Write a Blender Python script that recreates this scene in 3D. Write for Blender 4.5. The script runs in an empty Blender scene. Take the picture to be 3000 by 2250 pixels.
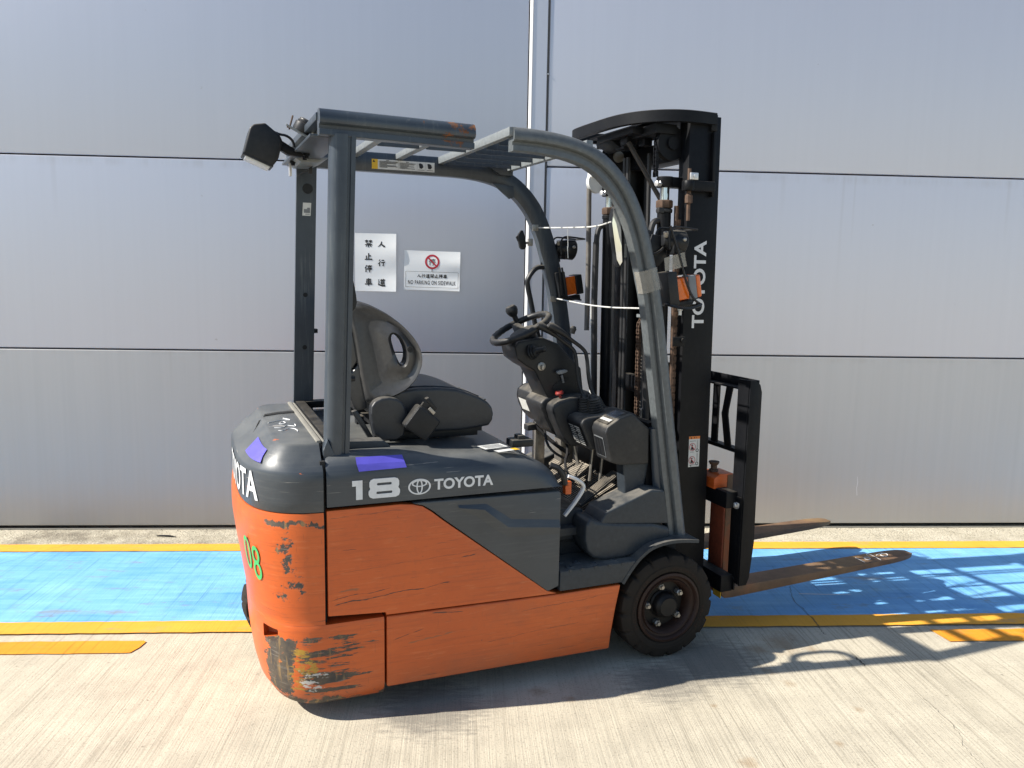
import bpy, bmesh, math, random
from mathutils import Vector, Matrix
random.seed(7)
R = math.radians
sc = bpy.context.scene
C = sc.collection

# ------------------------------------------------------------------ camera, sky, sun, exposure
cam_data = bpy.data.cameras.new('camera'); cam = bpy.data.objects.new('camera', cam_data); C.objects.link(cam)
cam_data.sensor_width = 36.0; cam_data.lens = 28.318; cam_data.clip_start = 0.05; cam_data.clip_end = 500
_r = Vector((0.99799398, -0.06085497, 0.01745537)); _u = Vector((-0.00878144, 0.13998831, 0.99011421)); _f = Vector((0.06269692, 0.98828131, -0.1391731))
cam.matrix_world = Matrix(((_r.x, _u.x, -_f.x, 0.0), (_r.y, _u.y, -_f.y, 0.0), (_r.z, _u.z, -_f.z, 1.58), (0, 0, 0, 1)))
sc.camera = cam

SUN = Vector((-0.762, -0.099, 0.640)).normalized()      # direction towards the sun
world = bpy.data.worlds.new('World'); sc.world = world; world.use_nodes = True
wn = world.node_tree; bg = wn.nodes['Background']
sky = wn.nodes.new('ShaderNodeTexSky'); sky.sky_type = 'NISHITA'; sky.sun_disc = False
sky.sun_elevation = math.asin(SUN.z); sky.sun_rotation = math.atan2(SUN.x, SUN.y)
sky.air_density = 1.0; sky.dust_density = 0.3; sky.ozone_density = 2.0
wn.links.new(sky.outputs[0], bg.inputs[0]); bg.inputs[1].default_value = 0.088
sun_d = bpy.data.lights.new('sun', 'SUN'); sun_d.energy = 5.0; sun_d.angle = R(0.53); sun_d.color = (1.0, 0.945, 0.86)
sun = bpy.data.objects.new('sun', sun_d); C.objects.link(sun); sun.location = (-6, -1, 6)
sun.rotation_euler = SUN.to_track_quat('Z', 'Y').to_euler()
sc.view_settings.view_transform = 'Standard'; sc.view_settings.look = 'None'
sc.view_settings.exposure = 0.88; sc.view_settings.gamma = 1.0

# ------------------------------------------------------------------ node helpers
class NT:
    def __init__(s, name):
        s.m = bpy.data.materials.new(name); s.m.use_nodes = True
        s.t = s.m.node_tree; s.b = s.t.nodes['Principled BSDF']
        s.tc = s.t.nodes.new('ShaderNodeTexCoord'); s.co = s.tc.outputs['Object']
        sp = s.n('ShaderNodeSeparateXYZ', {0: s.co}); s.x, s.y, s.z = sp.outputs
    def n(s, typ, ins=None, **props):
        nd = s.t.nodes.new(typ)
        for k, v in props.items(): setattr(nd, k, v)
        for k, v in (ins or {}).items(): s.put(nd.inputs[k], v)
        return nd
    def put(s, sock, v):
        if isinstance(v, bpy.types.NodeSocket): s.t.links.new(v, sock)
        elif hasattr(sock.default_value, '__len__') and len(sock.default_value) == 4 and len(v) == 3: sock.default_value = (*v, 1)
        else: sock.default_value = v
    def m2(s, op, a, b=0.0, c=0.0, clamp=False):
        nd = s.n('ShaderNodeMath', {0: a, 1: b, 2: c}, operation=op); nd.use_clamp = clamp; return nd.outputs[0]
    def mr(s, v, a, b, c=0.0, d=1.0):
        return s.n('ShaderNodeMapRange', {0: v, 1: a, 2: b, 3: c, 4: d}).outputs[0]
    def mix(s, f, a, b):
        nd = s.n('ShaderNodeMix', data_type='RGBA'); s.put(nd.inputs[0], f); s.put(nd.inputs[6], a); s.put(nd.inputs[7], b); return nd.outputs[2]
    def noise(s, scale=(1, 1, 1), sc_=5.0, det=4.0, rough=0.6, dist=0.0, off=(0, 0, 0)):
        mp = s.n('ShaderNodeMapping', {0: s.co, 1: off, 3: scale})
        return s.n('ShaderNodeTexNoise', {'Vector': mp.outputs[0], 'Scale': sc_, 'Detail': det, 'Roughness': rough, 'Distortion': dist}).outputs[0]
    def box(s, v, a, b, soft=0.02):
        return s.m2('MULTIPLY', s.mr(v, a - soft, a + soft), s.mr(v, b - soft, b + soft, 1.0, 0.0))
    def mul(s, *a):
        o = a[0]
        for k in a[1:]: o = s.m2('MULTIPLY', o, k)
        return o
    def mx(s, *a):
        o = a[0]
        for k in a[1:]: o = s.m2('MAXIMUM', o, k)
        return o
    def ball(s, p, r, soft):
        d = s.n('ShaderNodeVectorMath', {0: s.co, 1: p}, operation='DISTANCE').outputs['Value']
        return s.mr(d, r - soft, r + soft, 1.0, 0.0)
    def bump(s, h, strength=0.3, dist=0.002):
        bn = s.n('ShaderNodeBump', {'Height': h, 'Strength': strength, 'Distance': dist}); s.t.links.new(bn.outputs[0], s.b.inputs['Normal'])
    def set(s, col=None, rough=None, metal=None, **kw):
        if col is not None: s.put(s.b.inputs['Base Color'], col)
        if rough is not None: s.put(s.b.inputs['Roughness'], rough)
        if metal is not None: s.put(s.b.inputs['Metallic'], metal)
        for k, v in kw.items(): s.put(s.b.inputs[k.replace('_', ' ')], v)
        return s.m

def plain(name, col, rough=0.5, metal=0.0, var=0.15, sc_=25, bump=0.0, **kw):
    t = NT(name); n = t.noise(sc_=sc_, det=5)
    f = t.mr(n, 0.25, 0.75)
    c = t.mix(f, tuple(x * (1 - var) for x in col), tuple(min(1, x * (1 + var)) for x in col))
    t.set(c, t.mr(n, 0.2, 0.8, rough * 0.85, min(1, rough * 1.15)), metal, **kw)
    if bump: t.bump(n, bump, 0.002)
    return t.m

def dusty(name, col, rough=0.45, dust=(0.28, 0.25, 0.20), amount=0.6, scratch=0.0, spec=0.5, scratch_col=(0.25, 0.26, 0.27)):
    """paint or plastic with settled dust on upward faces and pale scuffs"""
    t = NT(name); geo = t.n('ShaderNodeNewGeometry'); nz = t.n('ShaderNodeSeparateXYZ', {0: geo.outputs['Normal']}).outputs[2]
    n1 = t.noise(sc_=9, det=6, rough=0.7); n2 = t.noise(sc_=60, det=3)
    d = t.mul(t.mr(nz, 0.35, 0.95), t.mr(n1, 0.30, 0.68), amount)
    base = t.mix(t.mr(n2, 0.3, 0.7), tuple(x * 0.85 for x in col), tuple(x * 1.18 for x in col))
    base = t.mix(t.mul(t.mr(n1, 0.5, 0.8), 0.10 * amount), base, dust)
    if scratch:
        s1 = t.noise((4, 4, 55), 3.0, 4, 0.65, off=(3, 1, 2)); s2 = t.noise((40, 40, 5), 3.0, 4, 0.65)
        sm = t.mx(t.mr(s1, 0.70, 0.75), t.mr(s2, 0.72, 0.77))
        base = t.mix(t.mul(sm, scratch), base, scratch_col)
    c = t.mix(d, base, dust)
    t.set(c, t.mix(d, (rough,) * 3, (0.9,) * 3), 0.0, Specular_IOR_Level=spec)
    t.bump(t.m2('ADD', n2, n1), 0.06, 0.002)
    return t.m

# ------------------------------------------------------------------ ground materials
def broom(t):
    g1 = t.noise((70, 0.9, 1), 1.0, 3, 0.55, 0.1); g2 = t.noise((190, 2.2, 1), 1.0, 3, 0.6)
    g3 = t.noise((22, 0.35, 1), 1.0, 4, 0.6, off=(4, 2, 0))
    g = t.m2('ADD', t.mul(g1, 0.42), t.m2('ADD', t.mul(g2, 0.50), t.mul(g3, 0.13)))
    return g
def concrete():
    t = NT('broomed_concrete'); g = broom(t)
    big = t.noise(sc_=0.9, det=6, rough=0.62); mid = t.noise(sc_=5, det=6, rough=0.7); fine = t.noise(sc_=120, det=3, rough=0.6)
    c = t.mix(t.mr(big, 0.3, 0.7), (0.445, 0.398, 0.302), (0.55, 0.498, 0.388))
    c = t.mix(t.mul(t.mr(mid, 0.40, 0.72), 0.5), c, (0.29, 0.26, 0.205))
    fade = t.mr(t.noise(sc_=0.7, det=4, off=(7, 3, 1)), 0.38, 0.62, 0.25, 1.0)
    c = t.mix(t.mul(t.mr(g, 0.53, 0.38), fade, 0.75), c, (0.18, 0.157, 0.115))
    c = t.mix(t.mul(t.mr(fine, 0.56, 0.70), 0.6), c, (0.17, 0.15, 0.12))
    edge = t.noise(sc_=14, det=6, rough=0.75)
    rust = None
    for (x, y, r) in ((1.40, 3.22, .16), (1.27, 3.17, .08), (1.50, 3.17, .06), (1.29, 2.886, .045), (1.30, 2.48, .03), (.943, 2.733, .025), (1.245, 2.985, .05), (1.47, 2.69, .03), (.95, 2.38, .05), (.30, 2.86, .06), (.42, 2.80, .04)):
        b = t.ball((x, y, 0), r * .8, r * 0.8); rust = b if rust is None else t.mx(rust, b)
    c = t.mix(t.mul(t.mr(t.m2('ADD', t.mul(rust, 0.8), edge), 0.90, 1.25), 0.5), c, (0.27, 0.175, 0.09))
    oil = t.mx(t.ball((1.03, 3.08, 0), .26, .2), t.ball((.80, 2.92, 0), .22, .2), t.ball((-.1, 2.75, 0), .25, .2))
    scuff = t.noise((2, 9, 1), 6, 5, 0.7, 0.6)
    c = t.mix(t.mul(t.mr(t.m2('ADD', oil, scuff), 1.02, 1.35), 0.55), c, (0.085, 0.08, 0.078))
    specks = t.noise(sc_=34, det=2, rough=0.4, off=(9, 4, 0))
    c = t.mix(t.mul(t.mr(specks, 0.74, 0.78), 0.55), c, (0.09, 0.075, 0.06))
    t.set(c, 0.92, 0.0, Specular_IOR_Level=0.25)
    t.bump(t.m2('ADD', t.mul(g, 1.0), t.mul(fine, 0.35)), 0.55, 0.006)
    return t.m
def grit():
    t = NT('gritty_concrete'); v = t.noise(sc_=85, det=4, rough=0.7); b = t.noise(sc_=6, det=5); w = t.noise(sc_=260, det=2)
    c = t.mix(t.mr(b, 0.3, 0.7), (0.40, 0.36, 0.27), (0.56, 0.51, 0.40))
    c = t.mix(t.mul(t.mr(v, 0.50, 0.66), 0.7), c, (0.18, 0.155, 0.105))
    c = t.mix(t.mul(t.mr(w, 0.55, 0.7), 0.4), c, (0.65, 0.6, 0.5))
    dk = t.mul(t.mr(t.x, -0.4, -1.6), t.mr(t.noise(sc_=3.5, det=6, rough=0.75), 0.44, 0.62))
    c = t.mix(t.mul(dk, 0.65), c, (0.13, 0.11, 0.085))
    t.set(c, 0.95, 0.0, Specular_IOR_Level=0.2); t.bump(v, 0.8, 0.012); return t.m
def road_paint(name, a, b, worn_amt, groove, patches=()):
    t = NT(name); g = broom(t); big = t.noise(sc_=2.2, det=6, rough=0.65); drag = t.noise((1.1, 11, 1), 2.0, 5, 0.65, 0.3); fine = t.noise(sc_=150, det=2)
    c = t.mix(t.mr(t.m2('ADD', t.mul(big, .5), t.mul(drag, .5)), 0.32, 0.68), a, b)
    c = t.mix(t.mul(t.mr(g, 0.50, 0.36), groove), c, tuple(x * 0.32 for x in a))
    c = t.mix(t.mul(t.mr(fine, 0.6, 0.75), 0.3), c, tuple(x * 0.4 for x in a))
    worn = t.mul(t.mr(t.noise((3, 9, 1), 1.2, 7, 0.75, off=(1.7, .6, 0)), 0.57, 0.68), worn_amt)
    c = t.mix(worn, c, (0.20, 0.22, 0.22))
    for (x0, x1, y0, y1) in patches:
        pm = t.mul(t.box(t.x, x0, x1, .12), t.box(t.y, y0, y1, .04)); pn = t.noise((4, 14, 1), 1.3, 7, 0.75, off=(3.1, 1.6, 0))
        c = t.mix(t.mul(t.mr(t.m2('ADD', t.mul(pm, 0.42), pn), 0.82, 0.96), 0.7), c, (0.22, 0.235, 0.24))
    t.set(c, 0.75, 0.0, Specular_IOR_Level=0.35); t.bump(t.m2('ADD', g, t.mul(fine, .3)), 0.45, 0.005); return t.m

M = {}
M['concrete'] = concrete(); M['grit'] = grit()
M['blue'] = road_paint('blue_lane_paint', (0.085, 0.29, 0.60), (0.24, 0.52, 0.80), 0.8, 0.6, ((-1.0, -.75, 3.70, 3.82), (-.70, -.30, 3.72, 3.80), (-2.0, -1.45, 3.55, 3.66), (.0, .5, 4.25, 4.33), (-2.1, -1.7, 4.0, 4.06), (1.9, 2.3, 3.9, 4.0)))
M['yellow'] = road_paint('yellow_line_paint', (0.68, 0.30, 0.024), (0.82, 0.40, 0.045), 0.4, 0.3)
M['yellow_thin'] = road_paint('yellow_stencil_paint', (0.64, 0.24, 0.014), (0.76, 0.31, 0.020), 0.3, 0.7)
M['crack'] = plain('crack_dirt', (0.07, 0.06, 0.05), 0.95)
M['gap'] = plain('dark_gap', (0.012, 0.012, 0.012), 0.9)

def wall_mat(name='brushed_wall_panel', ca=(0.545, 0.552, 0.600), cb=(0.557, 0.564, 0.612), r0=0.425, metal=0.66):
    t = NT(name); st = t.noise((26, 26, 0.5), 1.0, 4, 0.6); st2 = t.noise((120, 120, 0.9), 1.0, 3, 0.6); big = t.noise(sc_=0.8, det=4)
    run = t.noise((9, 9, 0.35), 1.0, 5, 0.7, off=(5, 0, 2))
    c = t.mix(t.mr(st, 0.3, 0.7), ca, cb)
    c = t.mix(t.mul(t.mr(run, 0.62, 0.8), 0.10), c, (0.40, 0.385, 0.37))
    low = t.mul(t.mr(t.z, 0.9, 0.1), t.mr(t.noise((30, 30, 1.2), 1.0, 5, 0.7), 0.4, 0.75))
    c = t.mix(t.mul(low, 0.3), c, (0.46, 0.41, 0.35))
    drip = None
    for x0, w_, z0, ln in ((2.27, .012, 2.17, .75), (2.34, .009, 2.17, .45), (1.9, .02, 2.17, .25), (3.3, .015, 2.17, .4), (-1.7, .012, 1.08, .3), (-2.3, .02, 2.17, .35), (1.4, .01, 1.08, .35), (-.9, .015, 2.17, .2)):
        d_ = t.mul(t.mr(t.m2('ABSOLUTE', t.m2('SUBTRACT', t.x, x0)), w_ * .3, w_, 1.0, 0.0), t.mr(t.z, z0 - ln, z0, 0.0, 1.0), t.m2('LESS_THAN', t.z, z0)); drip = d_ if drip is None else t.mx(drip, d_)
    c = t.mix(t.mul(drip, t.mr(st, 0.3, 0.7, 0.05, 0.22)), c, (0.30, 0.27, 0.24))
    spots = t.mul(t.mr(t.noise(sc_=22, det=3, rough=0.5, off=(2, 2, 7)), 0.74, 0.78), 0.45)
    c = t.mix(spots, c, (0.30, 0.28, 0.26))
    under = t.mul(t.mx(t.box(t.z, 2.135, 2.172, .015), t.box(t.z, 1.055, 1.082, .012)), t.mr(run, 0.45, 0.65))
    c = t.mix(t.mul(under, 0.25), c, (0.34, 0.31, 0.28))
    t.set(c, t.m2('ADD', t.mr(st2, 0.3, 0.7, r0, r0 + .007), t.mul(big, 0.03)), metal, Specular_IOR_Level=0.5)
    t.bump(t.m2('ADD', t.mul(st2, 0.03), big), 0.05, 0.02); return t.m
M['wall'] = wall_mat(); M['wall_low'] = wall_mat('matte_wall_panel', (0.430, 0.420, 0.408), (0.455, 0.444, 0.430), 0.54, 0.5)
M['trim'] = plain('sunlit_edge_and_scratch_white', (0.62, 0.62, 0.62), 0.4, 0.0, 0.06, 6)  # white puts sunlight on the column edge into colour; also colours the panel scratch
M['seal'] = plain('seam_seal', (0.14, 0.135, 0.13), 0.8)

# ------------------------------------------------------------------ forklift materials
def orange_paint(name, wear=0.0):
    t = NT(name)
    a = t.noise(sc_=3.0, det=5, rough=0.6); h = t.noise((2.0, 2.0, 38), 2.0, 5, 0.7); f = t.noise(sc_=45, det=4, rough=0.65)
    c = t.mix(t.mr(a, 0.3, 0.7), (0.50, 0.088, 0.013), (0.58, 0.112, 0.017))
    c = t.mix(t.mul(t.mr(h, 0.50, 0.68), 0.40), c, (0.30, 0.055, 0.016))
    c = t.mix(t.mul(t.mr(f, 0.55, 0.75), 0.22), c, (0.26, 0.06, 0.025))
    s1 = t.noise((1.3, 1.3, 75), 2.6, 3, 0.55, off=(2.3, 0, 1.1)); s2 = t.noise((5, 5, 5), 2.0, 3)
    scr = t.mul(t.mr(s1, 0.685, 0.71), t.mr(s2, 0.42, 0.55))
    s3 = t.noise((6, 6, 260), 1.4, 3, 0.6, off=(7, 1, 4)); s4 = t.noise((110, 110, 9), 1.2, 3, 0.6, off=(1, 8, 2))
    c = t.mix(t.mul(t.mx(t.mr(s3, 0.64, 0.70), t.mul(t.mr(s4, 0.68, 0.72), 0.6)), 0.55), c, (0.16, 0.045, 0.02))
    c = t.mix(t.mul(scr, 0.85), c, (0.035, 0.025, 0.02))
    chip = t.mul(t.mr(t.noise((26, 26, 40), 1.0, 4, 0.65), 0.715, 0.73), 0.85)
    c = t.mix(chip, c, (0.05, 0.04, 0.035)); rough = 0.42
    gr = t.noise(sc_=2.4, det=7, rough=0.72, off=(6, 2, 9)); gl = t.noise((14, 14, 120), 1.0, 4, 0.6, off=(2, 5, 5))
    low_e = t.mul(t.mr(t.z, 0.20, 0.09), t.mr(gr, 0.35, 0.6))
    c = t.mix(t.mul(t.mx(t.mul(t.mr(gr, 0.52, 0.70), 0.6), low_e), 0.45), c, (0.20, 0.085, 0.045))
    c = t.mix(t.mul(t.mr(gl, 0.58, 0.72), 0.35), c, (0.62, 0.20, 0.07))
    wob = t.noise((9, 9, 9), 1.0, 3, 0.6, off=(3, 9, 1)); lw = t.noise((30, 30, 30), 1.0, 2, 0.5)
    for (u0, w0, u1, w1, th, am) in ((-1.375, .445, -1.17, .460, .0016, .9), (-1.36, .425, -1.20, .437, .0018, .9), (-1.20, .437, -.95, .453, .0016, .9), (-1.345, .470, -1.28, .472, .004, .6), (-1.33, .620, -1.29, .618, .0012, .8), (-.90, .545, -.85, .548, .0014, .9), (-1.11, .640, -1.09, .644, .0014, .8), (-1.01, .345, -.90, .338, .0022, .8), (-1.10, .245, -.94, .262, .0032, .55), (-1.155, .265, -1.10, .280, .0014, .7), (-1.08, .285, -1.05, .292, .0014, .7), (-1.37, .535, -.80, .565, .0009, .35), (-.66, .30, -.34, .318, .0012, .5), (-.80, .20, -.42, .222, .0010, .5), (-1.385, .735, -1.12, .742, .0013, .5)):
        yy = t.m2('SUBTRACT', t.m2('SUBTRACT', t.z, w0 - u0 * (w1 - w0) / (u1 - u0)), t.mul(t.x, (w1 - w0) / (u1 - u0)))
        yy = t.m2('ABSOLUTE', t.m2('ADD', yy, t.mul(t.m2('SUBTRACT', wob, 0.5), 0.022)))
        tt_ = t.mul(t.mr(lw, 0.35, 0.6, 0.2, 1.3), th)
        ln = t.mul(t.m2('GREATER_THAN', tt_, yy), t.box(t.x, u0, u1, .006))
        c = t.mix(t.mul(ln, am), c, (0.03, 0.022, 0.02) if th < .003 else (0.16, 0.09, 0.045))
    if wear:
        e = t.noise((11, 11, 16), 1.0, 7, 0.72, 0.4); e2 = t.noise((7, 7, 60), 1.0, 5, 0.7, off=(1, 2, 3)); e3 = t.noise((20, 20, 24), 1.0, 5, 0.7, off=(5, 1, 8))
        nx = t.m2('SUBTRACT', t.noise((6, 6, 9), 1.0, 6, 0.75, off=(9, 3, 3)), 0.5); nz_ = t.m2('SUBTRACT', t.noise((8, 8, 5), 1.0, 6, 0.75, off=(2, 9, 6)), 0.5)
        ox, oz = t.x, t.z; t.x = t.m2('ADD', t.x, t.mul(nx, 0.16)); t.z = t.m2('ADD', t.z, t.mul(nz_, 0.14))
        corner = t.mul(t.mr(t.x, -1.615, -1.585), t.mr(t.x, -1.46, -1.515), t.mr(t.y, -0.30, -0.42))   # rounded right rear corner
        low = t.mul(corner, t.box(t.z, 0.09, 0.325, 0.02))
        lowside = t.mul(t.mr(t.y, -0.48, -0.52), t.box(t.x, -1.56, -1.22, 0.10), t.box(t.z, 0.08, 0.33, 0.03))
        band = t.mul(t.box(t.z, 0.695, 0.73, 0.012), t.mr(t.y, -0.40, -0.47))
        mid = t.mul(t.mr(t.x, -1.57, -1.53), t.mr(t.x, -1.42, -1.50), t.mr(t.y, -0.36, -0.46), t.box(t.z, 0.42, 0.72, 0.03))
        t.x, t.z = ox, oz
        bottom = t.mul(t.mr(t.z, 0.13, 0.075), 1.0)
        w = t.mx(t.mul(t.mr(t.m2('ADD', t.mul(low, 0.58), e), 0.925, 0.95), t.mr(e3, 0.30, 0.36)), t.mr(t.m2('ADD', t.mul(lowside, 0.36), e2), 0.855, 0.875), t.mr(t.m2('ADD', t.mul(band, 0.36), e), 0.82, 0.84),
                 t.mr(t.m2('ADD', t.mul(mid, 0.30), e3), 0.82, 0.86), t.mr(t.m2('ADD', t.mul(bottom, 0.38), e), 0.80, 0.88))
        hw = t.mix(t.mr(e3, 0.35, 0.65), (0.10, 0.075, 0.05), (0.045, 0.04, 0.036))
        hw = t.mix(t.mr(t.noise((60, 60, 9), 1.0, 4, 0.6), 0.55, 0.66), hw, (0.22, 0.14, 0.06))
        hw = t.mix(t.mul(t.mr(t.noise((14, 14, 130), 1.0, 4, 0.6, off=(3, 3, 3)), 0.58, 0.66), 0.8), hw, (0.16, 0.14, 0.12))
        c = t.mix(w, c, hw)
        yel = t.mul(t.mr(t.m2('ADD', t.mul(t.ball((-1.49, -.53, .20), .11, .05), 0.33), t.noise((9, 9, 26), 1.0, 6, 0.75, off=(4, 4, 4))), 0.80, 0.83), 1.0)
        c = t.mix(yel, c, t.mix(t.mr(e3, 0.4, 0.6), (0.42, 0.24, 0.03), (0.20, 0.13, 0.03)))
        pale = t.mul(t.mr(t.m2('ADD', t.mul(t.ball((-1.44, -.53, .16), .07, .04), 0.3), t.noise((16, 16, 40), 1.0, 5, 0.7, off=(8, 2, 1))), 0.83, 0.86), 0.9)
        c = t.mix(pale, c, (0.50, 0.48, 0.44))
        rub = t.mul(t.mr(t.y, -0.1, -0.32), t.mr(t.x, -1.56, -1.62), t.mr(t.noise((8, 8, 5), 1.0, 5, 0.7), 0.4, 0.65), 0.45)
        c = t.mix(rub, c, (0.20, 0.05, 0.035))
        t.bump(t.m2('ADD', t.mul(w, -1.0), t.mul(f, 0.15)), 0.35, 0.003)
        t.set(c, t.mix(w, (rough,) * 3, (0.7,) * 3), 0.0)
    else:
        t.bump(t.m2('ADD', t.mul(scr, -1.0), t.mul(f, 0.2)), 0.18, 0.002); t.set(c, rough, 0.0)
    return t.m
M['orange'] = orange_paint('orange_side_paint'); M['orange_cw'] = orange_paint('orange_counterweight_paint', 1.0)

def slate_paint(name, scratch_orange=False):
    t = NT(name); a = t.noise(sc_=4, det=6, rough=0.65); f = t.noise(sc_=55, det=4); h = t.noise((2, 2, 40), 2.0, 5, 0.7)
    c = t.mix(t.mr(a, 0.3, 0.72), (0.034, 0.041, 0.050), (0.054, 0.063, 0.072))
    c = t.mix(t.mul(t.mr(h, 0.52, 0.72), 0.35), c, (0.10, 0.105, 0.105))
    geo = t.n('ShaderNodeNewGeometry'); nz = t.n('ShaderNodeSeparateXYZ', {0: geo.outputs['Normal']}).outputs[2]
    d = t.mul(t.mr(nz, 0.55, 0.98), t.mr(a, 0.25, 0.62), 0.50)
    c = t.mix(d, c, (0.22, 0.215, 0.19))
    sc1 = t.mul(t.mr(t.noise((3, 3, 90), 2.2, 3, 0.55), 0.69, 0.71), t.mr(t.noise(sc_=5, det=2), 0.45, 0.55))
    c = t.mix(t.mul(sc1, 0.7), c, (0.32, 0.30, 0.27))
    if scratch_orange:
        ch = t.mr(t.noise((13, 13, 30), 1.0, 4, 0.65, off=(2, 6, 2)), 0.695, 0.71)
        c = t.mix(ch, c, (0.42, 0.11, 0.04))
    t.set(c, t.mr(a, 0.2, 0.8, 0.30, 0.46), 0.0); t.bump(f, 0.05, 0.002); return t.m
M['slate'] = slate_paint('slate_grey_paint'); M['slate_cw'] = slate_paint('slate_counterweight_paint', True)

def guard_paint():
    t = NT('guard_paint_rust'); a = t.noise(sc_=5, det=6, rough=0.65); l = t.noise((40, 40, 2.5), 2.0, 4, 0.65); f = t.noise(sc_=60, det=4)
    c = t.mix(t.mr(a, 0.3, 0.7), (0.024, 0.032, 0.045), (0.048, 0.060, 0.072))
    c = t.mix(t.mul(t.mr(l, 0.56, 0.74), 0.5), c, (0.12, 0.13, 0.13))
    r = None
    for p, rad in (((-1.03, -.46, 2.07), .022), ((-.93, -.46, 2.075), .035), ((-.89, -.46, 2.055), .04), ((-.945, -.47, 2.03), .03), ((-.85, -.46, 2.07), .03), ((-.90, -.47, 2.025), .025), ((-.69, -.45, 2.085), .035), ((-.62, -.45, 2.09), .03), ((-.40, -.45, 2.06), .03), ((-1.33, -.44, 1.985), .018)):
        b = t.ball(p, rad, rad); r = b if r is None else t.mx(r, b)
    rn = t.noise(sc_=42, det=6, rough=0.75)
    rm = t.mr(t.m2('ADD', t.mul(r, 0.50), rn), 0.87, 0.92)
    c = t.mix(rm, c, t.mix(t.mr(f, 0.35, 0.65), (0.20, 0.075, 0.025), (0.08, 0.032, 0.016)))
    ch = t.mr(t.noise((14, 14, 14), 2.0, 4, 0.6, off=(1, 7, 3)), 0.76, 0.78)
    c = t.mix(ch, c, (0.22, 0.18, 0.13))
    t.set(c, t.mix(rm, (0.34,) * 3, (0.9,) * 3), 0.0); t.bump(t.m2('ADD', t.mul(rm, 0.8), t.mul(f, 0.15)), 0.2, 0.003); return t.m
M['guard'] = guard_paint(); M['pillar'] = dusty('pale_pillar_paint', (0.085, 0.095, 0.100), 0.38, amount=0.3, scratch=0.35, scratch_col=(0.22, 0.22, 0.21))  # pillar: paler grey than the guard paint, near front pillar only
M['grill'] = dusty('roof_grill_paint', (0.16, 0.175, 0.18), 0.4, amount=0.3, scratch=0.3)
M['mast'] = dusty('black_mast_paint', (0.006, 0.0065, 0.008), 0.45, amount=0.25, spec=0.16, scratch=0.06, scratch_col=(0.06, 0.055, 0.05))
M['plastic'] = dusty('black_plastic', (0.012, 0.013, 0.015), 0.40, amount=0.45, spec=0.28, scratch=0.05)
M['dash'] = dusty('grey_dash_plastic', (0.020, 0.021, 0.023), 0.42, amount=0.75, spec=0.3, scratch=0.12)
M['cowl'] = dusty('cowl_paint', (0.026, 0.033, 0.041), 0.42, amount=0.5, spec=0.35, scratch=0.25)
M['seat_shell'] = dusty('worn_seat_shell', (0.040, 0.040, 0.041), 0.33, dust=(0.2, 0.2, 0.2), amount=0.12, scratch=0.04, spec=0.6)
M['vinyl'] = dusty('black_seat_vinyl', (0.020, 0.022, 0.026), 0.40, amount=0.35)
M['mat'] = dusty('ribbed_floor_rubber', (0.05, 0.048, 0.044), 0.8, dust=(0.42, 0.36, 0.28), amount=0.95)
M['rubber'] = plain('tyre_rubber', (0.021, 0.017, 0.0135), 0.8, 0, 0.25, 14, 0.08, Specular_IOR_Level=0.2)
M['rim'] = dusty('rusty_rim', (0.028, 0.014, 0.010), 0.55, dust=(0.06, 0.04, 0.03), amount=0.25, spec=0.25)
M['hub'] = plain('dark_hub', (0.012, 0.011, 0.0105), 0.5, Specular_IOR_Level=0.25)
M['steel'] = plain('worn_steel', (0.33, 0.31, 0.28), 0.38, 0.7, 0.25, 60)
M['chrome'] = plain('chrome_rod', (0.62, 0.63, 0.65), 0.14, 1.0, 0.03)
M['mirror'] = plain('mirror_glass', (0.85, 0.87, 0.9), 0.03, 1.0, 0.01)
M['rust'] = plain('rusty_chain', (0.085, 0.050, 0.032), 0.75, 0.1, 0.5, 50, 0.2)
M['hose'] = plain('grey_hose', (0.11, 0.10, 0.09), 0.7, 0, 0.3, 30)
M['hose_black'] = plain('black_hose', (0.014, 0.014, 0.015), 0.55)
def fork_mat():
    t = NT('rusted_fork_steel'); a = t.noise(sc_=7, det=7, rough=0.72); l = t.noise((3, 40, 40), 2.0, 5, 0.7); b = t.noise(sc_=3, det=5, off=(3, 3, 1))
    c = t.mix(t.mr(a, 0.3, 0.7), (0.105, 0.062, 0.038), (0.23, 0.135, 0.072))
    tip = t.mul(t.mr(t.x, 0.9, 1.5), t.mr(b, 0.42, 0.6))
    c = t.mix(t.mul(tip, 0.6), c, (0.34, 0.23, 0.09))
    c = t.mix(t.mul(t.mr(l, 0.5, 0.7), 0.4), c, (0.17, 0.105, 0.06))
    o = t.mul(t.mr(t.x, 0.62, 0.42), t.mr(a, 0.45, 0.62))
    c = t.mix(t.mul(o, 0.7), c, (0.33, 0.075, 0.02))
    t.set(c, 0.62, 0.15); t.bump(a, 0.25, 0.003); return t.m
M['fork'] = fork_mat()
M['fork_red'] = dusty('faded_red_fork_paint', (0.20, 0.045, 0.020), 0.6, dust=(0.12, 0.06, 0.035), amount=0.5, scratch=0.5, scratch_col=(0.06, 0.03, 0.02))
M['amber'] = plain('amber_lens', (0.62, 0.12, 0.008), 0.22, 0, 0.2, 90, Coat_Weight=0.4)
M['lens'] = plain('clear_lens', (0.55, 0.57, 0.58), 0.2, 0, 0.05)
M['white'] = plain('white_print', (0.66, 0.66, 0.64), 0.5, 0, 0.03)
M['decal'] = plain('silver_white_decal', (0.62, 0.63, 0.64), 0.42, 0, 0.08, 40)
M['label'] = plain('label_white', (0.60, 0.60, 0.57), 0.55, 0, 0.08, 60)
M['label_orange'] = plain('label_orange', (0.66, 0.19, 0.03), 0.5, 0, 0.05)
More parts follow.
